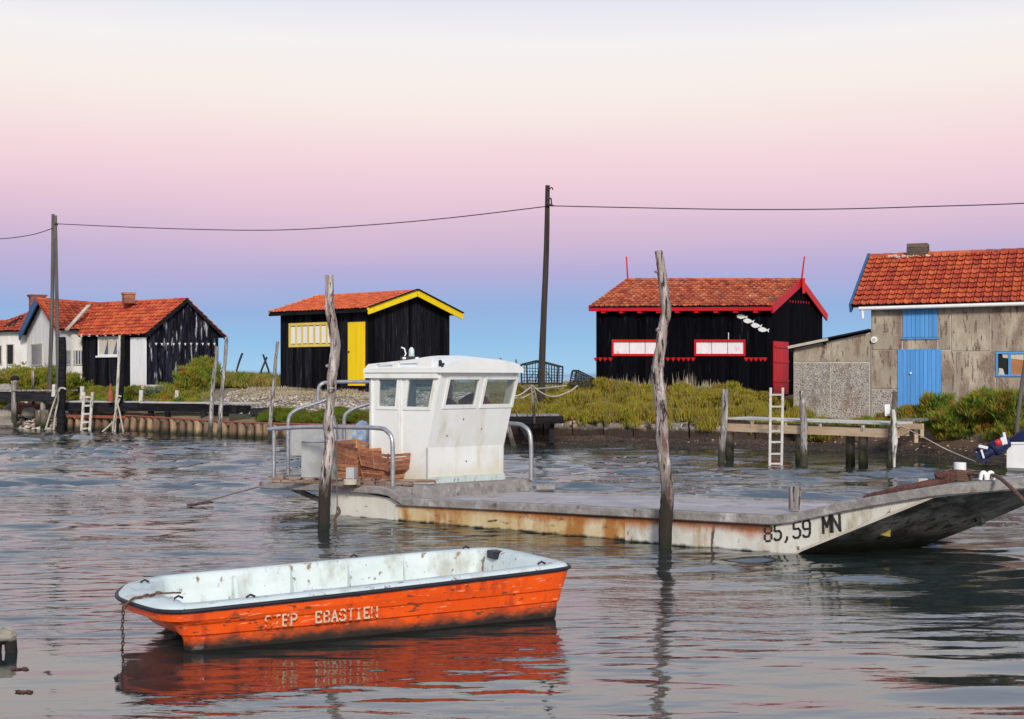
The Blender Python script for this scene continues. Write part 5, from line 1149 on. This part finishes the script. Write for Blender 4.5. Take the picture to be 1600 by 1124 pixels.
for q_, wl in ((qs_up, ws), (qf_up, wf), (qb, wb), (qp_up, wp)):
    for (u0, u1, v0, v1) in wl:
        fm = MB(); frame4(fm, q_, u0, u1, v0, v1, .035 if q_ in (qs_up, qp_up) else .028, .045, .001, .014); fo = fm.build('window_frame', 'cabin', cabo)
        MB().slab(q_, u0, u1, v0, v1, -.018, -.012).build('pane', 'glass', cabo)
# doors outlines on side: vertical rails, sliding track
for u in (.055, .525, .565):
    w_ = .012 if u != .525 else .006
    MB().slab(qs_lo, u-w_, u+w_, .0, 1, .001, .016).build('door_rail', 'cabin', cabo)
    k_ = u*1.19/1.34
    MB().slab(Q(bw(cs0, t0, zfold), bw(1.12, t0, zfold), bw(1.12, t0, zt), bw(cs0, t0, zt)), u-w_, u+w_, 0, .93, .001, .016).build('door_rail', 'cabin', cabo)
MB().slab(Q(bw(cs0-.06, t0, zc0), bw(1.40, t0, zc0), bw(1.40, t0, zt), bw(cs0-.06, t0, zt)), 0, .97, .955, .995, .001, .06).build('sliding_track', 'cabin', cabo)
MB().slab(qs_lo, .30, .97, .0, .07, .001, .05).build('lower_track', 'cabin', cabo)
MB().slab(qf_lo, 0, 1, .0, .30, .001, .028).build('kick_panel', 'gel_white', cabo)
MB().slab(qf_lo, .28, .76, .0, .05, .03, .06).build('slot', 'bottom', cabo)
for (x, y) in ((724, 565+90), (752, 670), (728, 721), (739, 634-20), (698, 681)):
    q_ = qf_up if y < 700 else qf_lo; u, v = q_.uv(x, y); MB().ball(q_(u, v, .005), .012, .012, .014, 6, 4).build('bolt', 'bottom', cabo)
# interior
m = MB(); m.slab(Q(bw(0, t0+.05, .5), bw(1.05, t0+.05, .5), bw(1.05, t1-.05, .5), bw(0, t1-.05, .5)), 0, 1, 0, 1, -.02, 0); m.build('cabin_floor', 'dark', cabo)
m = MB(); m.hexa([bw(.85, t0+.05, .5), bw(1.08, t0+.05, .5), bw(1.08, t1-.05, .5), bw(.85, t1-.05, .5)], [bw(.85, t0+.05, 1.38), bw(1.14, t0+.05, 1.38), bw(1.14, t1-.05, 1.38), bw(.85, t1-.05, 1.38)]); m.build('dashboard', 'dark', cabo)
tag(MB().ball(bw(.80, t0+.80, 1.60), .24, .20, .15, 12, 8, .08).build('jacket', 'cloth_dark', loc=bw(.80, t0+.72, 1.42)), 'dark jacket bundled behind the left front cabin window', 'jacket')
tag(MB().ball(bw(.80, t1-.36, 1.62), .28, .22, .20, 12, 8, .08).build('jacket', 'cloth_red', loc=bw(.80, t1-.36, 1.46)), 'dark red jacket bundled behind the right front cabin window', 'jacket')
# roof
m = MB(); ns, nt_ = 6, 12; top = []; bot = []
for i in range(ns+1):
    s = -.14+(1.51+.14)*i/ns
    for j in range(nt_+1):
        tt = j/nt_; t = t0-.06+(t1-t0+.07)*tt; cam_ = .17*(1-(2*tt-1)**2)**.7 if 0 < tt < 1 else 0
        e_ = min(1, (i+.2)/1.5); fr_ = 1-.25*max(0, (i-4)/2)
        top.append(bw(s, t, zt+.05+(.06+cam_)*min(1, .45+.55*i/3)*(fr_)*(1 if 0 < tt < 1 else .6))); bot.append(bw(s, t, zt+.004))
n_ = nt_+1; K = len(top)
fs = [(i*n_+j, (i+1)*n_+j, (i+1)*n_+j+1, i*n_+j+1) for i in range(ns) for j in range(nt_)]
m.add(top+bot, fs+[tuple(K+x for x in reversed(f_)) for f_ in fs]
      + [(i*n_, K+i*n_, K+(i+1)*n_, (i+1)*n_) for i in range(ns)]+[(i*n_+nt_, (i+1)*n_+nt_, K+(i+1)*n_+nt_, K+i*n_+nt_) for i in range(ns)]
      + [(j, j+1, K+j+1, K+j) for j in range(nt_)]+[(ns*n_+j, K+ns*n_+j, K+ns*n_+j+1, ns*n_+j+1) for j in range(nt_)])
cr = m.build('cabin_roof', 'cabin', cabo)
# side roof rail with slots
qr = Q(bw(-.10, t0-.03, zt+.06), bw(1.25, t0-.03, zt+.06), bw(1.25, t0-.03, zt+.24), bw(-.10, t0-.03, zt+.24))
def rr(u0, u1, v0, v1): pass
m = MB()
def hgt(u): return .42+.55*u
cells = 24
slots = [(.17, .40, .10, .42), (.52, .80, .12, .62)]
for i in range(cells):
    a, b = i/cells, (i+1)/cells; mid = (a+b)/2; hs_ = [s for s in slots if s[0] < mid < s[1]]
    ta = min(hgt(a), .2+a*8); tb_ = min(hgt(b), .2+b*8)
    if hs_:
        s = hs_[0]; m.slab(qr, a, b, 0, s[2], -.02, .02); m.slab(qr, a, b, s[3], ta, -.02, .02, tb_)
    else: m.slab(qr, a, b, 0, ta, -.02, .02, tb_)
m.build('roof_side_rail', 'cabin', cabo)
# gear on roof
pbox('display_board', 625.5, 557, 655, 566, 20.2, .05, 'cable', cabo)
for x in (629, 649): pbox('board_marking', x, 558.5, x+5, 561.5, 20.19, .005, 'white', cabo)
m = MB(); c0 = at(643, 560, 20.4); m.tube([c0, c0+V((0, 0, .06)), c0+V((0, 0, .14)), c0+V((0, 0, .175))], [.045, .045, .042, .015], 10); m.build('mast_light', 'gel_white', cabo)
m = MB(); m.tube([at(627, 543, 20.3), at(632, 545, 20.3), at(634, 553, 20.3), at(632, 558, 20.3)], .012, 6); m.build('whip_bracket', 'white', cabo)
m = MB(); c0 = bw(1.15, 2.78, zt+.13); m.tube([c0, c0+V((0, 0, .07)), c0+V((0, 0, .12))], [.04, .04, .01], 8); m.build('horn', 'post_wood', cabo)
m = MB(); m.box(at(690, 572, 19.35), .07, .06, .09, -.6); m.ball(at(688, 566, 19.35), .03, .03, .035, 8, 6, .1); m.ball(at(692, 577, 19.3), .04, .04, .05, 8, 6, .1); m.build('deck_light', 'cable', cabo)
m = MB(); m.beam(at(806, 562, 20.9), at(808, 572, 20.9), .03, .05, (0, 1, 0)); m.build('roof_bracket', 'bottom', cabo)
# deck post
m = MB(); m.beam(at(1241.5, 760, 16.2), at(1242, 797, 16.2), .13, .13, (0, 1, 0)); m.build('deck_bollard', 'post_grey', bg)
m = MB(); m.beam(bw(1.9, 3.0, .37), bw(1.9, 3.0, .45), .3, .1, (0, 1, 0)) ; m.build('deck_plate', 'rim', bg)
# bow gear
def bpx(x, y, Y): return at(x, y, Y)
c = at(1500, 749, 14.6); m = MB(); m.tube([c-V((0, 0, .05)), c+V((0, 0, .19))], .068, 12); bt = m.build('bow_bitt', 'white', bg)
m = MB()
rope_pts = []
for i in range(70):
    a = i*.5; rope_pts.append(c+V((math.cos(a)*.105, math.sin(a)*.105, -.02+i/70*.13+.008*math.sin(i))))
m.tube(rope_pts, .022, 6); o = m.build('rope_coil', 'rope_dark', loc=c); tag(o, 'brown rope wound round the white bow bitt', 'rope')
m = MB(); m.tube(smooth([at(1350, 778, 14.8), at(1390, 768, 14.6), at(1430, 760, 14.5), at(1470, 753, 14.5), at(1483, 748, 14.5)], 4), [.02]+[.032]*4+[.04]*4+[.045]*4+[.05]*5, 8, jit=.18)
for i in range(14): m.ball(at(1474+random.uniform(-8, 12), 746+random.uniform(-5, 4), 14.5), .05, .05, .045, 7, 5, .3)
tag(m.build('fishing_net', 'net', loc=at(1480, 750, 14.5)), 'dark red brown net rolled along the barge bow rail', 'net')
m = MB(); m.beam(at(1441, 748, 15.0), at(1441, 762, 15.0), .11, .08, (0, 1, 0)); m.build('bow_chock', 'joint', bg)
for x in (1537, 1548): m = MB(); m.tube(smooth([at(x-5, 750, 14.1), at(x-3, 740, 14.1), at(x+2, 739, 14.1), at(x+4, 750, 14.1)], 3), .022, 7); m.build('fairlead', 'white', bg)
tag(MB().tube(smooth([at(1512, 740, 14.5), at(1535, 742, 14.3), at(1556, 744, 14.0), at(1575, 758, 13.6), at(1600, 783, 13.2), at(1640, 830, 12.8), at(1690, 900, 12.4)], 5), .022, 7).build('mooring_rope', 'rope_dark', loc=at(1512, 740, 14.5)), 'thick brown mooring rope running off the barge bow', 'rope')
# hull fittings
q_ = Q(at(1372, 840, 14.9), at(1392, 840, 14.9), at(1392, 826, 14.9), at(1372, 826, 14.9))
m = MB(); a, b, c_ = at(1371, 835, 14.95), at(1392, 826, 14.8), at(1391, 839, 14.8); dd = V((0, .15, .0)); m.add([a, b, c_, a+dd, b+dd, c_+dd], [(0, 2, 1), (3, 4, 5), (0, 1, 4, 3), (1, 2, 5, 4), (2, 0, 3, 5)]); m.build('towing_lug', 'yellow_pale', bg)
m = MB(); m.ball(at(1529, 815, 15.0), .07, .10, .05, 8, 6, .2); m.build('keel_fitting', 'bottom', bg)

# ---- stroke lettering
GL = {
 '8': [[(.2, 1), (.8, 1)], [(1, .85), (1, .6)], [(.8, .5), (.2, .5)], [(0, .6), (0, .85)], [(0, .4), (0, .12)], [(.2, 0), (.8, 0)], [(1, .12), (1, .4)]],
 '5': [[(1, 1), (.05, 1)], [(.05, .95), (.05, .58)], [(.15, .57), (.75, .57), (1, .42)], [(1, .38), (1, .15), (.75, 0)], [(.6, 0), (.2, 0), (0, .12)]],
 ',': [[(.5, .12), (.5, 0), (.25, -.2)]],
 '9': [[(.2, 1), (.8, 1), (1, .82)], [(1, .78), (1, .2), (.8, 0)], [(.7, 0), (.2, 0), (.02, .12)], [(.95, .48), (.2, .48), (0, .6)], [(0, .65), (0, .88), (.15, 1)]],
 'M': [[(0, 0), (0, 1)], [(.06, .95), (.5, .35)], [(.5, .35), (.94, .95)], [(1, 1), (1, 0)]],
 'N': [[(0, 0), (0, 1)], [(.06, .92), (.94, .08)], [(1, 0), (1, 1)]],
 'S': [[(1, .85), (.8, 1), (.2, 1), (0, .85), (0, .65), (.2, .53)], [(.8, .47), (1, .35), (1, .15), (.8, 0), (.2, 0), (0, .15)]],
 'T': [[(.5, 0), (.5, .9)], [(0, 1), (1, 1)], [(.3, 0), (.7, 0)]],
 'E': [[(.1, 0), (.1, 1)], [(.2, 1), (1, 1)], [(.2, .5), (.7, .5)], [(.2, 0), (1, 0)], [(1, 0), (1, .15)], [(1, 1), (1, .85)]],
 'P': [[(.1, 0), (.1, 1)], [(.2, 1), (.8, 1), (1, .85), (1, .65), (.8, .5), (.2, .5)], [(-.1, 0), (.35, 0)]],
 'H': [[(.05, 0), (.05, 1)], [(.95, 0), (.95, 1)], [(.15, .5), (.85, .5)]],
 '.': [[(.4, .02), (.6, .02)]],
 'B': [[(.1, 0), (.1, 1)], [(.2, 1), (.75, 1), (.95, .88), (.95, .64), (.75, .53), (.25, .53)], [(.75, .47), (1, .36), (1, .14), (.8, 0), (.2, 0)]],
 'A': [[(0, 0), (.5, 1)], [(.5, 1), (1, 0)], [(.25, .35), (.75, .35)], [(-.12, 0), (.15, 0)], [(.85, 0), (1.12, 0)]],
 'I': [[(.5, 0), (.5, 1)], [(.25, 0), (.75, 0)], [(.25, 1), (.75, 1)]],
}
def letters(q, text, o, wst, mat, par, hscale=.62, gap=1.35, name='lettering'):
    """q: Q spanning the word box; chars equally spaced"""
    n_ = len(text); adv = 1/(n_*gap-(gap-1))
    for i, ch_ in enumerate(text):
        if ch_ == ' ': continue
        m = MB(); u0 = i*adv*gap
        for st in GL[ch_]:
            for (x0, y0), (x1, y1) in zip(st, st[1:]):
                p = q(u0+x0*adv, y0, o); r_ = q(u0+x1*adv, y1, o); d = (r_-p).normalized(); sd_ = q.n.cross(d).normalized()*wst/2; e_ = d*wst*.3
                vs = [p-e_-sd_, r_+e_-sd_, r_+e_+sd_, p-e_+sd_]; m.hexa([v-q.n*.004 for v in vs], [v+q.n*.001 for v in vs])
        m.build('letter', mat, par)
qh = Q(bw(0, 0, 0), bw(10, 0, 0), bw(10, 0, 1), bw(0, 0, 1))
def qpx(c0, c1, c2, c3, Qs):  # bl, br, tr, tl in photo px on surface Qs
    P = [Qs(*Qs.uv(*c), 0) for c in (c0, c1, c2, c3)]; return Q(*P)
wq = qpx((1195.5, 846), (1266, 838), (1266, 813), (1195.5, 822), qh); letters(wq, '85,59', .008, .024, 'letter_black', bg, gap=1.42)
wq = qpx((1287, 833), (1313, 829.5), (1312, 804), (1286, 807.5), qh); letters(wq, 'MN', .008, .028, 'letter_black', bg, gap=1.2)

# ---- cargo on platform
def basket(c, ang, L_, W_, H_, label, tilt=0):
    t = thing('crate', label, 'crate', c, 'slatted oyster crates piled by the cabin'); 
    a = V((math.cos(ang), math.sin(ang), 0))*L_/2; b = V((-math.sin(ang), math.cos(ang), 0))*W_/2; c = V(c)
    def P(x, y, z): k_ = 1+.14*z; return c+a*x*k_+b*y*k_+V((0, 0, H_*z+tilt*(-x)))
    m = MB(); m.hexa([P(-1, -1, 0), P(1, -1, 0), P(1, 1, 0), P(-1, 1, 0)], [P(-1, -1, .06), P(1, -1, .06), P(1, 1, .06), P(-1, 1, .06)]); m.build('base', 'basket', t)
    for k_ in range(5):
        z0, z1 = .04+k_*.195, .04+k_*.195+.16
        for (x0, y0, x1, y1) in ((-1, -1, 1, -1), (1, -1, 1, 1), (1, 1, -1, 1), (-1, 1, -1, -1)):
            p, q__ = P(x0, y0, (z0+z1)/2+random.uniform(-.03, .03)), P(x1, y1, (z0+z1)/2+random.uniform(-.03, .03)); MB().beam(p, q__, .014, H_*(z1-z0)).build('slat', 'basket', t)
    for x, y in ((-1, -1), (1, -1), (1, 1), (-1, 1), (0, -1), (0, 1)): MB().beam(P(x*.97, y*.97, 0), P(x*.97, y*.97, 1.02), .03, .03, (0, 1, 0)).build('corner_stake', 'basket', t)
aa = math.atan2(-.59, .808)
basket(at(561, 747, 20.1), aa, .42, .52, .30, 'lower slatted crate under the rear pile of the barge')
basket(at(563, 727, 20.2), aa+.1, .52, .50, .32, 'upper slatted crate stacked beside the metal locker', .07)
basket(at(602, 747, 19.8), aa-.1, .46, .50, .17, 'lower slatted crate next to the cabin door')
basket(at(603, 731, 19.7), aa, .54, .52, .26, 'front slatted crate stacked beside the cabin door', .03)
for (x0, y0, x1, y1, Y, r_, lb) in ((425, 748, 535, 749, 20, .03, 'bleached pole lying along the stern platform'), (420, 744, 520, 752, 20.6, .025, 'thin brown pole lying across the stern platform'),
        (520, 756, 645, 757, 19.0, .045, 'thick bark covered pole under the crates'), (550, 750, 680, 752, 19.4, .028, 'thin stick poking out before the cabin'), (425, 752, 560, 755, 19.6, .03, 'dark pole lying at the near stern edge')):
    p = at(x0, y0, Y); tag(MB().tube([p, at((x0+x1)/2, (y0+y1)/2+.5, Y-.1), at(x1, y1, Y-.2)], [r_, r_*1.1, r_*.8], 7, jit=.12).build('loose_pole', 'loose_wood', loc=p), lb, 'pole', 'poles lying on the barge platform')
c = at(566, 682, 20.9); m = MB(); m.ball(c, .16, .2, .26, 12, 9, .07); tag(m.build('bag', 'lblue', loc=c), 'blue and white plastic bag leaning behind the cabin', 'bag')
tag(MB().tube(smooth([at(527, 660, 18.0), at(526, 740, 18.0), at(527, 792, 18.0), at(524, 808, 18.0), at(526, 822, 18.0)], 3), .009, 5).build('line', 'rope_thin', loc=at(527, 660, 18)), 'thin line hanging from the stern rail into the water', 'rope')
m = MB(); m.tube(smooth([at(527, 792, 17.9), at(531, 800, 17.9), at(526, 806, 17.9), at(523, 812, 17.9), at(525, 830, 17.9)], 3), .02, 6, jit=.2); tag(m.build('weed_clump', 'rope_dark', loc=at(526, 806, 17.9)), 'dark weedy rope end knotted at the waterline', 'rope')
tag(MB().tube(smooth([bw(-1.45, .3, pz(-1.45)), at(370, 770, 19.9), at(330, 781, 19.8), at(300, 788, 19.9)], 5), .012, 5).build('stern_line', 'rope_thin', loc=at(412, 757, 20.2)), 'thin stern line slanting left to the water', 'rope')
m = MB(); [m.ball(at(298+i*5, 789-i*.7, 20.6), .07, .05, .02, 7, 5, .3) for i in range(7)]; tag(m.build('seaweed', 'net', loc=at(310, 787, 20.6)), 'dark seaweed tuft caught on the stern line', 'seaweed')

# ================================================================ orange boat
u_ = V((.893, .45, 0)); v_ = V((-.45, .893, 0)); O0 = V((-2.47, 9.52, 0))
def ow(s, t, z): return O0+u_*s+v_*t+V((0, 0, z))
ob_ = thing('rowing_boat', 'small orange plastic boat with pale blue white inside and worn name on its side', 'boat', ow(1.7, .8, 0))
outl = [(0.0, 0.0), (-.14, .12), (-.23, .45), (-.30, .80), (-.27, 1.05), (-.16, 1.35), (.02, 1.56), (.20, 1.63), (.9, 1.60), (1.6, 1.57), (2.4, 1.50), (3.08, 1.42), (3.25, 1.30), (3.32, 1.0), (3.34, .6), (3.36, .25), (3.35, .05), (3.22, -.02), (2.4, -.03), (1.6, -.035), (.9, -.03), (.3, -.015)]
def dens(P, k=3):
    n_ = len(P); out_ = []
    for i in range(n_):
        a, b = P[i], P[(i+1) % n_]
        for j in range(k): out_.append((a[0]+(b[0]-a[0])*j/k, a[1]+(b[1]-a[1])*j/k))
    for _ in range(1): out_ = [tuple((out_[i-1][d]+2*out_[i][d]+out_[(i+1) % len(out_)][d])/4 for d in (0, 1)) for i in range(len(out_))]
    return out_
OL = dens(outl); cx_, cy_ = 1.55, .8
def inset(P, d_left, d_side, d_right):
    res = []
    n_ = len(P)
    for i in range(n_):
        a, b = P[i-1], P[(i+1) % n_]; tx, ty = b[0]-a[0], b[1]-a[1]; l_ = math.hypot(tx, ty) or 1; nx_, ny_ = -ty/l_, tx/l_
        # inward normal
        if nx_*(cx_-P[i][0])+ny_*(cy_-P[i][1]) < 0: nx_, ny_ = -nx_, -ny_
        w1 = max(0, nx_); w2 = max(0, -nx_); ws_ = abs(ny_)
        d = (d_left*w1+d_right*w2+d_side*ws_)/max(1e-6, w1+w2+ws_)
        res.append((P[i][0]+nx_*d, P[i][1]+ny_*d))
    return res
def sheer(s): return .365+.028*max(0, s)+.012*(s/3.3)**2
def ringz(P, zf): return [ow(p[0], p[1], zf(p[0])) for p in P]
def loft(rings, name, mat, par, close=None, smooth_=True):
    m = MB(); n_ = len(rings[0]); vs = [v for r_ in rings for v in r_]
    fs = [(i*n_+j, i*n_+(j+1) % n_, (i+1)*n_+(j+1) % n_, (i+1)*n_+j) for i in range(len(rings)-1) for j in range(n_)]
    m.add(vs, fs, smooth_)
    if close: m.add(rings[-1], [tuple(range(n_))])
    return m.build(name, mat, par)
r0 = ringz(OL, lambda s: sheer(s)-.035)
i1 = inset(OL, .03, .012, .02); i2 = inset(OL, .16, .035, .05); i3 = inset(OL, .17, .055, .055); i4 = inset(OL, .54, .12, .10); i5 = inset(OL, .70, .22, .16)
rings = [r0, ringz(i1, lambda s: sheer(s)-.10), ringz(i2, lambda s: .235+.012*s), ringz(i3, lambda s: .222+.012*s), ringz(inset(OL, .26, .075, .075), lambda s: .145+.006*s), ringz(inset(OL, .28, .10, .09), lambda s: .130+.006*s), ringz(i4, lambda s: .02), ringz(i5, lambda s: -.10)]
hl = loft(rings, 'hull', 'orange', ob_, True, False)
# black rubber strake
m = MB(); rp = [p for p in ringz(inset(OL, -.012, -.012, -.012), lambda s: sheer(s)-.02)]
m.tube(rp+[rp[0]], .017, 7, cap=False); m.build('rubbing_strake', 'rubber', ob_)
# white rim + inner liner
ri = inset(OL, .29, .135, .19)
rings = [ringz(inset(OL, -.004, -.004, -.004), lambda s: sheer(s)-.015), ringz(inset(OL, .02, .02, .02), lambda s: sheer(s)+.012), ringz(inset(OL, .27, .12, .17), lambda s: sheer(s)+.018), ringz(ri, lambda s: sheer(s)+.0), ringz(inset(OL, .33, .155, .22), lambda s: sheer(s)-.10),
         ringz(inset(OL, .38, .18, .26), lambda s: .10), ringz(inset(OL, .50, .28, .36), lambda s: .075)]
loft(rings, 'liner', 'gel_white', ob_, True)
# moulded ribs on inner walls
for s in (.78, 1.30, 1.82, 2.34, 2.80):
    for side in (0, 1):
        tt = 1.495-.143*(s/3.0) if side else .17
        d = -1 if side else 1
        if not side and s > 0: pass
        b0 = ow(s-.035, tt, .10); b1 = ow(s+.035, tt, .10); f0 = ow(s-.02, tt+d*.15, .10); f1 = ow(s+.02, tt+d*.15, .10); z = sheer(s)-.03
        t0_ = ow(s-.018, tt, z); t1_ = ow(s+.018, tt, z); g0 = ow(s-.012, tt+d*.04, z-.01); g1 = ow(s+.012, tt+d*.04, z-.01)
        m = MB(); m.hexa([b0, b1, f1, f0], [t0_, t1_, g1, g0]); m.build('rib', 'gel_white', ob_)
# seat boards / fittings
for (s, t) in ((.50, 1.47), (1.18, 1.44), (1.86, 1.40), (2.66, 1.33)):
    m = MB(); m.box(ow(s+.22, t+.02, sheer(s)-.045), .07, .012, .024, math.atan2(.45, .893)); m.build('drain_slot', 'rubber', ob_)
m = MB(); m.beam(ow(1.75, .22, .12), ow(2.15, .24, .12), .05, .012); m.build('slot', 'rubber', ob_)
for (s, t) in ((.06, .33), (-.02, 1.25), (.55, .06), (3.10, .10), (2.95, 1.33), (1.9, 1.50)):
    c = ow(s, t, sheer(s)+.025); m = MB(); m.tube([c-u_*.035, c+V((0, 0, .018)), c+u_*.035], .009, 6); m.build('cleat', 'rubber', ob_)
m = MB(); m.box(ow(1.08, .115, sheer(1)-.01), .17, .06, .055, math.atan2(.45, .893)); m.build('step_pad', 'gel_white', ob_)
m = MB(); m.box(ow(3.12, 1.05, sheer(3)-.01), .10, .14, .07, math.atan2(.45, .893)); m.build('stern_well', 'rubber', ob_)
# bow rope + chain
bowp = ow(-.22, .50, sheer(0)+.03)
m = MB(); rp = smooth([ow(.14, .62, sheer(0)+.02), ow(.04, .56, sheer(0)+.035), ow(-.06, .60, sheer(0)+.03), ow(-.14, .52, sheer(0)+.03), bowp, ow(-.31, .50, sheer(0)-.02), ow(-.33, .48, sheer(0)-.06)], 5); m.tube(rp, .008, 6, jit=.15); m.tube([p+V((.008, .012, .012*math.sin(i_))) for i_, p in enumerate(rp[8:])], .009, 6, jit=.3)
tag(m.build('bow_rope', 'rope_dark', loc=bowp), 'frayed brown rope knotted over the bow of the orange boat', 'rope')
ch0 = ow(-.33, .48, sheer(0)-.05); cz = ch0.z; chn = thing('anchor_chain', 'rusty chain hanging from the orange boat bow into the water', 'chain', V((ch0.x, ch0.y, 0)))
i = 0; z = cz
while z > -.1:
    c = V((ch0.x+.004*math.sin(i), ch0.y, z)); a = V((1, 0, 0)) if i % 2 else V((0, 1, 0)); m = MB()
    m.tube([c+a*.010*math.cos(t_)+V((0, 0, .021*math.sin(t_))) for t_ in [k_*math.pi/5 for k_ in range(11)]], .0045, 5, cap=False); m.build('link', 'chain', chn); z -= .029; i += 1
# name on side
def oside(s, z):
    # outer face of near side between ring1 and ring2
    f_ = (sheer(s)-.10-z)/((sheer(s)-.10)-(.235+.012*s)); t = -.02+.012+.023*max(0, min(1, f_)); return ow(s, t-.012, z)
qpl = Q(oside(.3, .25), oside(3, .27), oside(3, .35), oside(.3, .33))
qo = qpx((414, 979), (588, 963), (588, 947), (414, 962), qpl)
letters(qo, 'STEP  EBASTIEN', .018, .0125, 'letter_cream', ob_, gap=1.45)
qo2 = Q(oside(.35, .262), oside(.47, .263), oside(.47, .315), oside(.35, .312)); letters(qo2, 'A', .004, .012, 'letter_ghost', ob_)

# ================================================================ motor boat at right edge
mbt = thing('motor_boat', 'white motor boat with navy cover cut off by the right frame edge', 'boat', gp(1620, 738))
def mp_(x, y, Y): return at(x, y, Y)
Ym = 28.0
m = MB(); pr = [(-.55, .62), (-.55, 0.10), (-.2, -.15), (.2, -.15), (.55, .10), (.55, .62)]
o_ = at(1573, 738, Ym); ax = V((.86, -.5, 0)); ac = V((.5, .86, 0))
def mw(s, t, z): return V((o_.x, o_.y, 0))+ax*s+ac*t+V((0, 0, z))
secs = []
for s, w_, zt_ in ((0, 1.0, .62), (1.2, 1.05, .66), (2.4, .95, .72), (3.3, .55, .80), (3.9, .05, .9)):
    secs.append([mw(s-.06 if False else s, .55+x*w_, (z if z < .5 else zt_)) for x, z in pr])
vs = [v for r_ in secs for v in r_]
m.add(vs, [(i*6+k_, i*6+k_+1, (i+1)*6+k_+1, (i+1)*6+k_) for i in range(4) for k_ in range(5)]+[(5, 4, 3, 2, 1, 0)]); m.build('hull', 'white', mbt)
strip_rect([mw(s, .0+(1-w_)*.55, z) for s, w_, z in ((-.03, 1, .63), (1.2, 1.04, .67), (2.4, .95, .73), (3.3, .55, .81), (3.9, .05, .91))], .05, .05).build('gunwale', 'white', mbt)
m = MB(); cv = []
for s, w_, zt_, top_ in ((-.02, .50, .64, .72), (.35, .54, .65, 1.02), (1.0, .56, .67, 1.12), (2.2, .52, .72, 1.08), (3.2, .30, .80, .95)):
    for k_ in range(9):
        a = math.pi*k_/8; cv.append(mw(s, .55-math.cos(a)*w_, zt_+(top_-zt_)*math.sin(a)**.7))
m.add(cv, [(i*9+k_, i*9+k_+1, (i+1)*9+k_+1, (i+1)*9+k_) for i in range(4) for k_ in range(8)]+[tuple(range(8, -1, -1))], True); m.build('cover', 'navy', mbt)
m = MB(); m.beam(mw(.3, .0, .62), mw(.8, .0, .63), .012, .05); m.build('bow_stripe', 'navy', mbt)
mo = thing('outboard_motor', 'tilted navy outboard motor with white and red markings', 'outboard motor', mw(-.1, .5, .5))
def mm(x, y, Y=27.9): return at(x, y, Y)
m = MB(); m.tube(smooth([mm(1577, 690, 28.0), mm(1571, 692, 28.0), mm(1562, 697, 28.0), mm(1553, 702, 28.0), mm(1550, 704, 28.0)], 3), [.06]+[.13]*3+[.16]*3+[.17]*3+[.155]*2+[.10], 12); m.build('cowling', 'navy', mo)
m = MB(); m.tube(smooth([mm(1552, 703, 28.0), mm(1544, 708, 28.0), mm(1536, 712, 28.0), mm(1531, 714, 28.0)], 3), [.11]*3+[.095]*3+[.08]*3+[.05], 10); m.build('midsection', 'navy', mo)
m = MB(); m.tube(smooth([mm(1527, 700, 28.0), mm(1534, 712, 28.0), mm(1541, 724, 28.0)], 3), [.02, .04, .055, .06, .055, .04, .02], 9); m.build('gearcase', 'navy', mo)
m = MB(); P_ = [mm(1521, 709), mm(1534, 706), mm(1541, 720), mm(1537, 727)]; m.hexa(P_, [p+V((.01, .04, 0)) for p in P_]); m.build('skeg', 'navy', mo)
m = MB(); m.beam(mm(1529, 697, 27.85), mm(1543, 700, 27.85), .05, .06); m.beam(mm(1533, 703, 27.85), mm(1537, 716, 27.85), .04, .035, (0, 1, 0)); m.build('trim_plate', 'motor_white', mo)
for k_ in range(3):
    a = k_*2.09+.4; c = mm(1530, 706, 28.0); m = MB(); m.hexa([c, c+V((.02, .05, 0)), c+V((math.cos(a)*.11, .06, math.sin(a)*.11)), c+V((math.cos(a+.5)*.11, .0, math.sin(a+.5)*.11))], [p_+V((.0, -.012, .0)) for p_ in (c, c+V((.02, .05, 0)), c+V((math.cos(a)*.11, .06, math.sin(a)*.11)), c+V((math.cos(a+.5)*.11, .0, math.sin(a+.5)*.11)))]); m.build('blade', 'navy', mo)
m = MB(); m.tube([mm(1556, 684, 27.8), mm(1556, 684, 27.76)], .0, 8) if False else m.ball(mm(1560, 692, 27.86), .085, .05, .075, 12, 8); m.build('red_panel', 'motor_red', mo)
m = MB(); P_ = [mm(1563, 685, 27.84), mm(1571, 681, 27.84), mm(1574, 692, 27.84), mm(1567, 696, 27.84)]; m.hexa(P_, [p+V((0, .02, 0)) for p in P_]); m.build('white_panel', 'motor_white', mo)
m = MB(); m.beam(mm(1568, 676, 27.86), mm(1572, 694, 27.86), .05, .06, (0, 1, 0)); m.build('clamp', 'motor_white', mo)

# ================================================================ stump at the lower left
c = gp(6, 1020); st_ = thing('broken_pile', 'broken pale pile stump sticking out of the water at lower left', 'post', c)
for dx, r_, hh in ((-.06, .045, .15), (.06, .050, .14)):
    b = c+V((dx, 0, -.2)); m = MB(); m.tube([b, b+V((.0, 0, .2)), b+V((-dx*.15, 0, .2+hh*.7)), b+V((-dx*.5, 0, .2+hh))], [r_, r_*.9, r_*.95, r_*.6], 9, jit=.1); m.build('prong', 'stump', st_)
m = MB(); m.ball(c+V((-.005, 0, .13)), .10, .07, .065, 10, 6, .12); m.build('cap', 'stump', st_)
for x, y, lb in ((33, 1046, 'small dark floating weed right of the stump'), (40, 1081, 'dark weed scrap floating below the stump')):
    p = gp(x, y); m = MB(); [m.ball(p+V((i*.022-.05, random.uniform(-.02, .02), .004)), .022, .02, .008, 7, 5, .3) for i in range(5)]; tag(m.build('floating_weed', 'net', loc=p), lb, 'seaweed', 'weed scraps floating near the stump')
print('objects', len(bpy.data.objects))
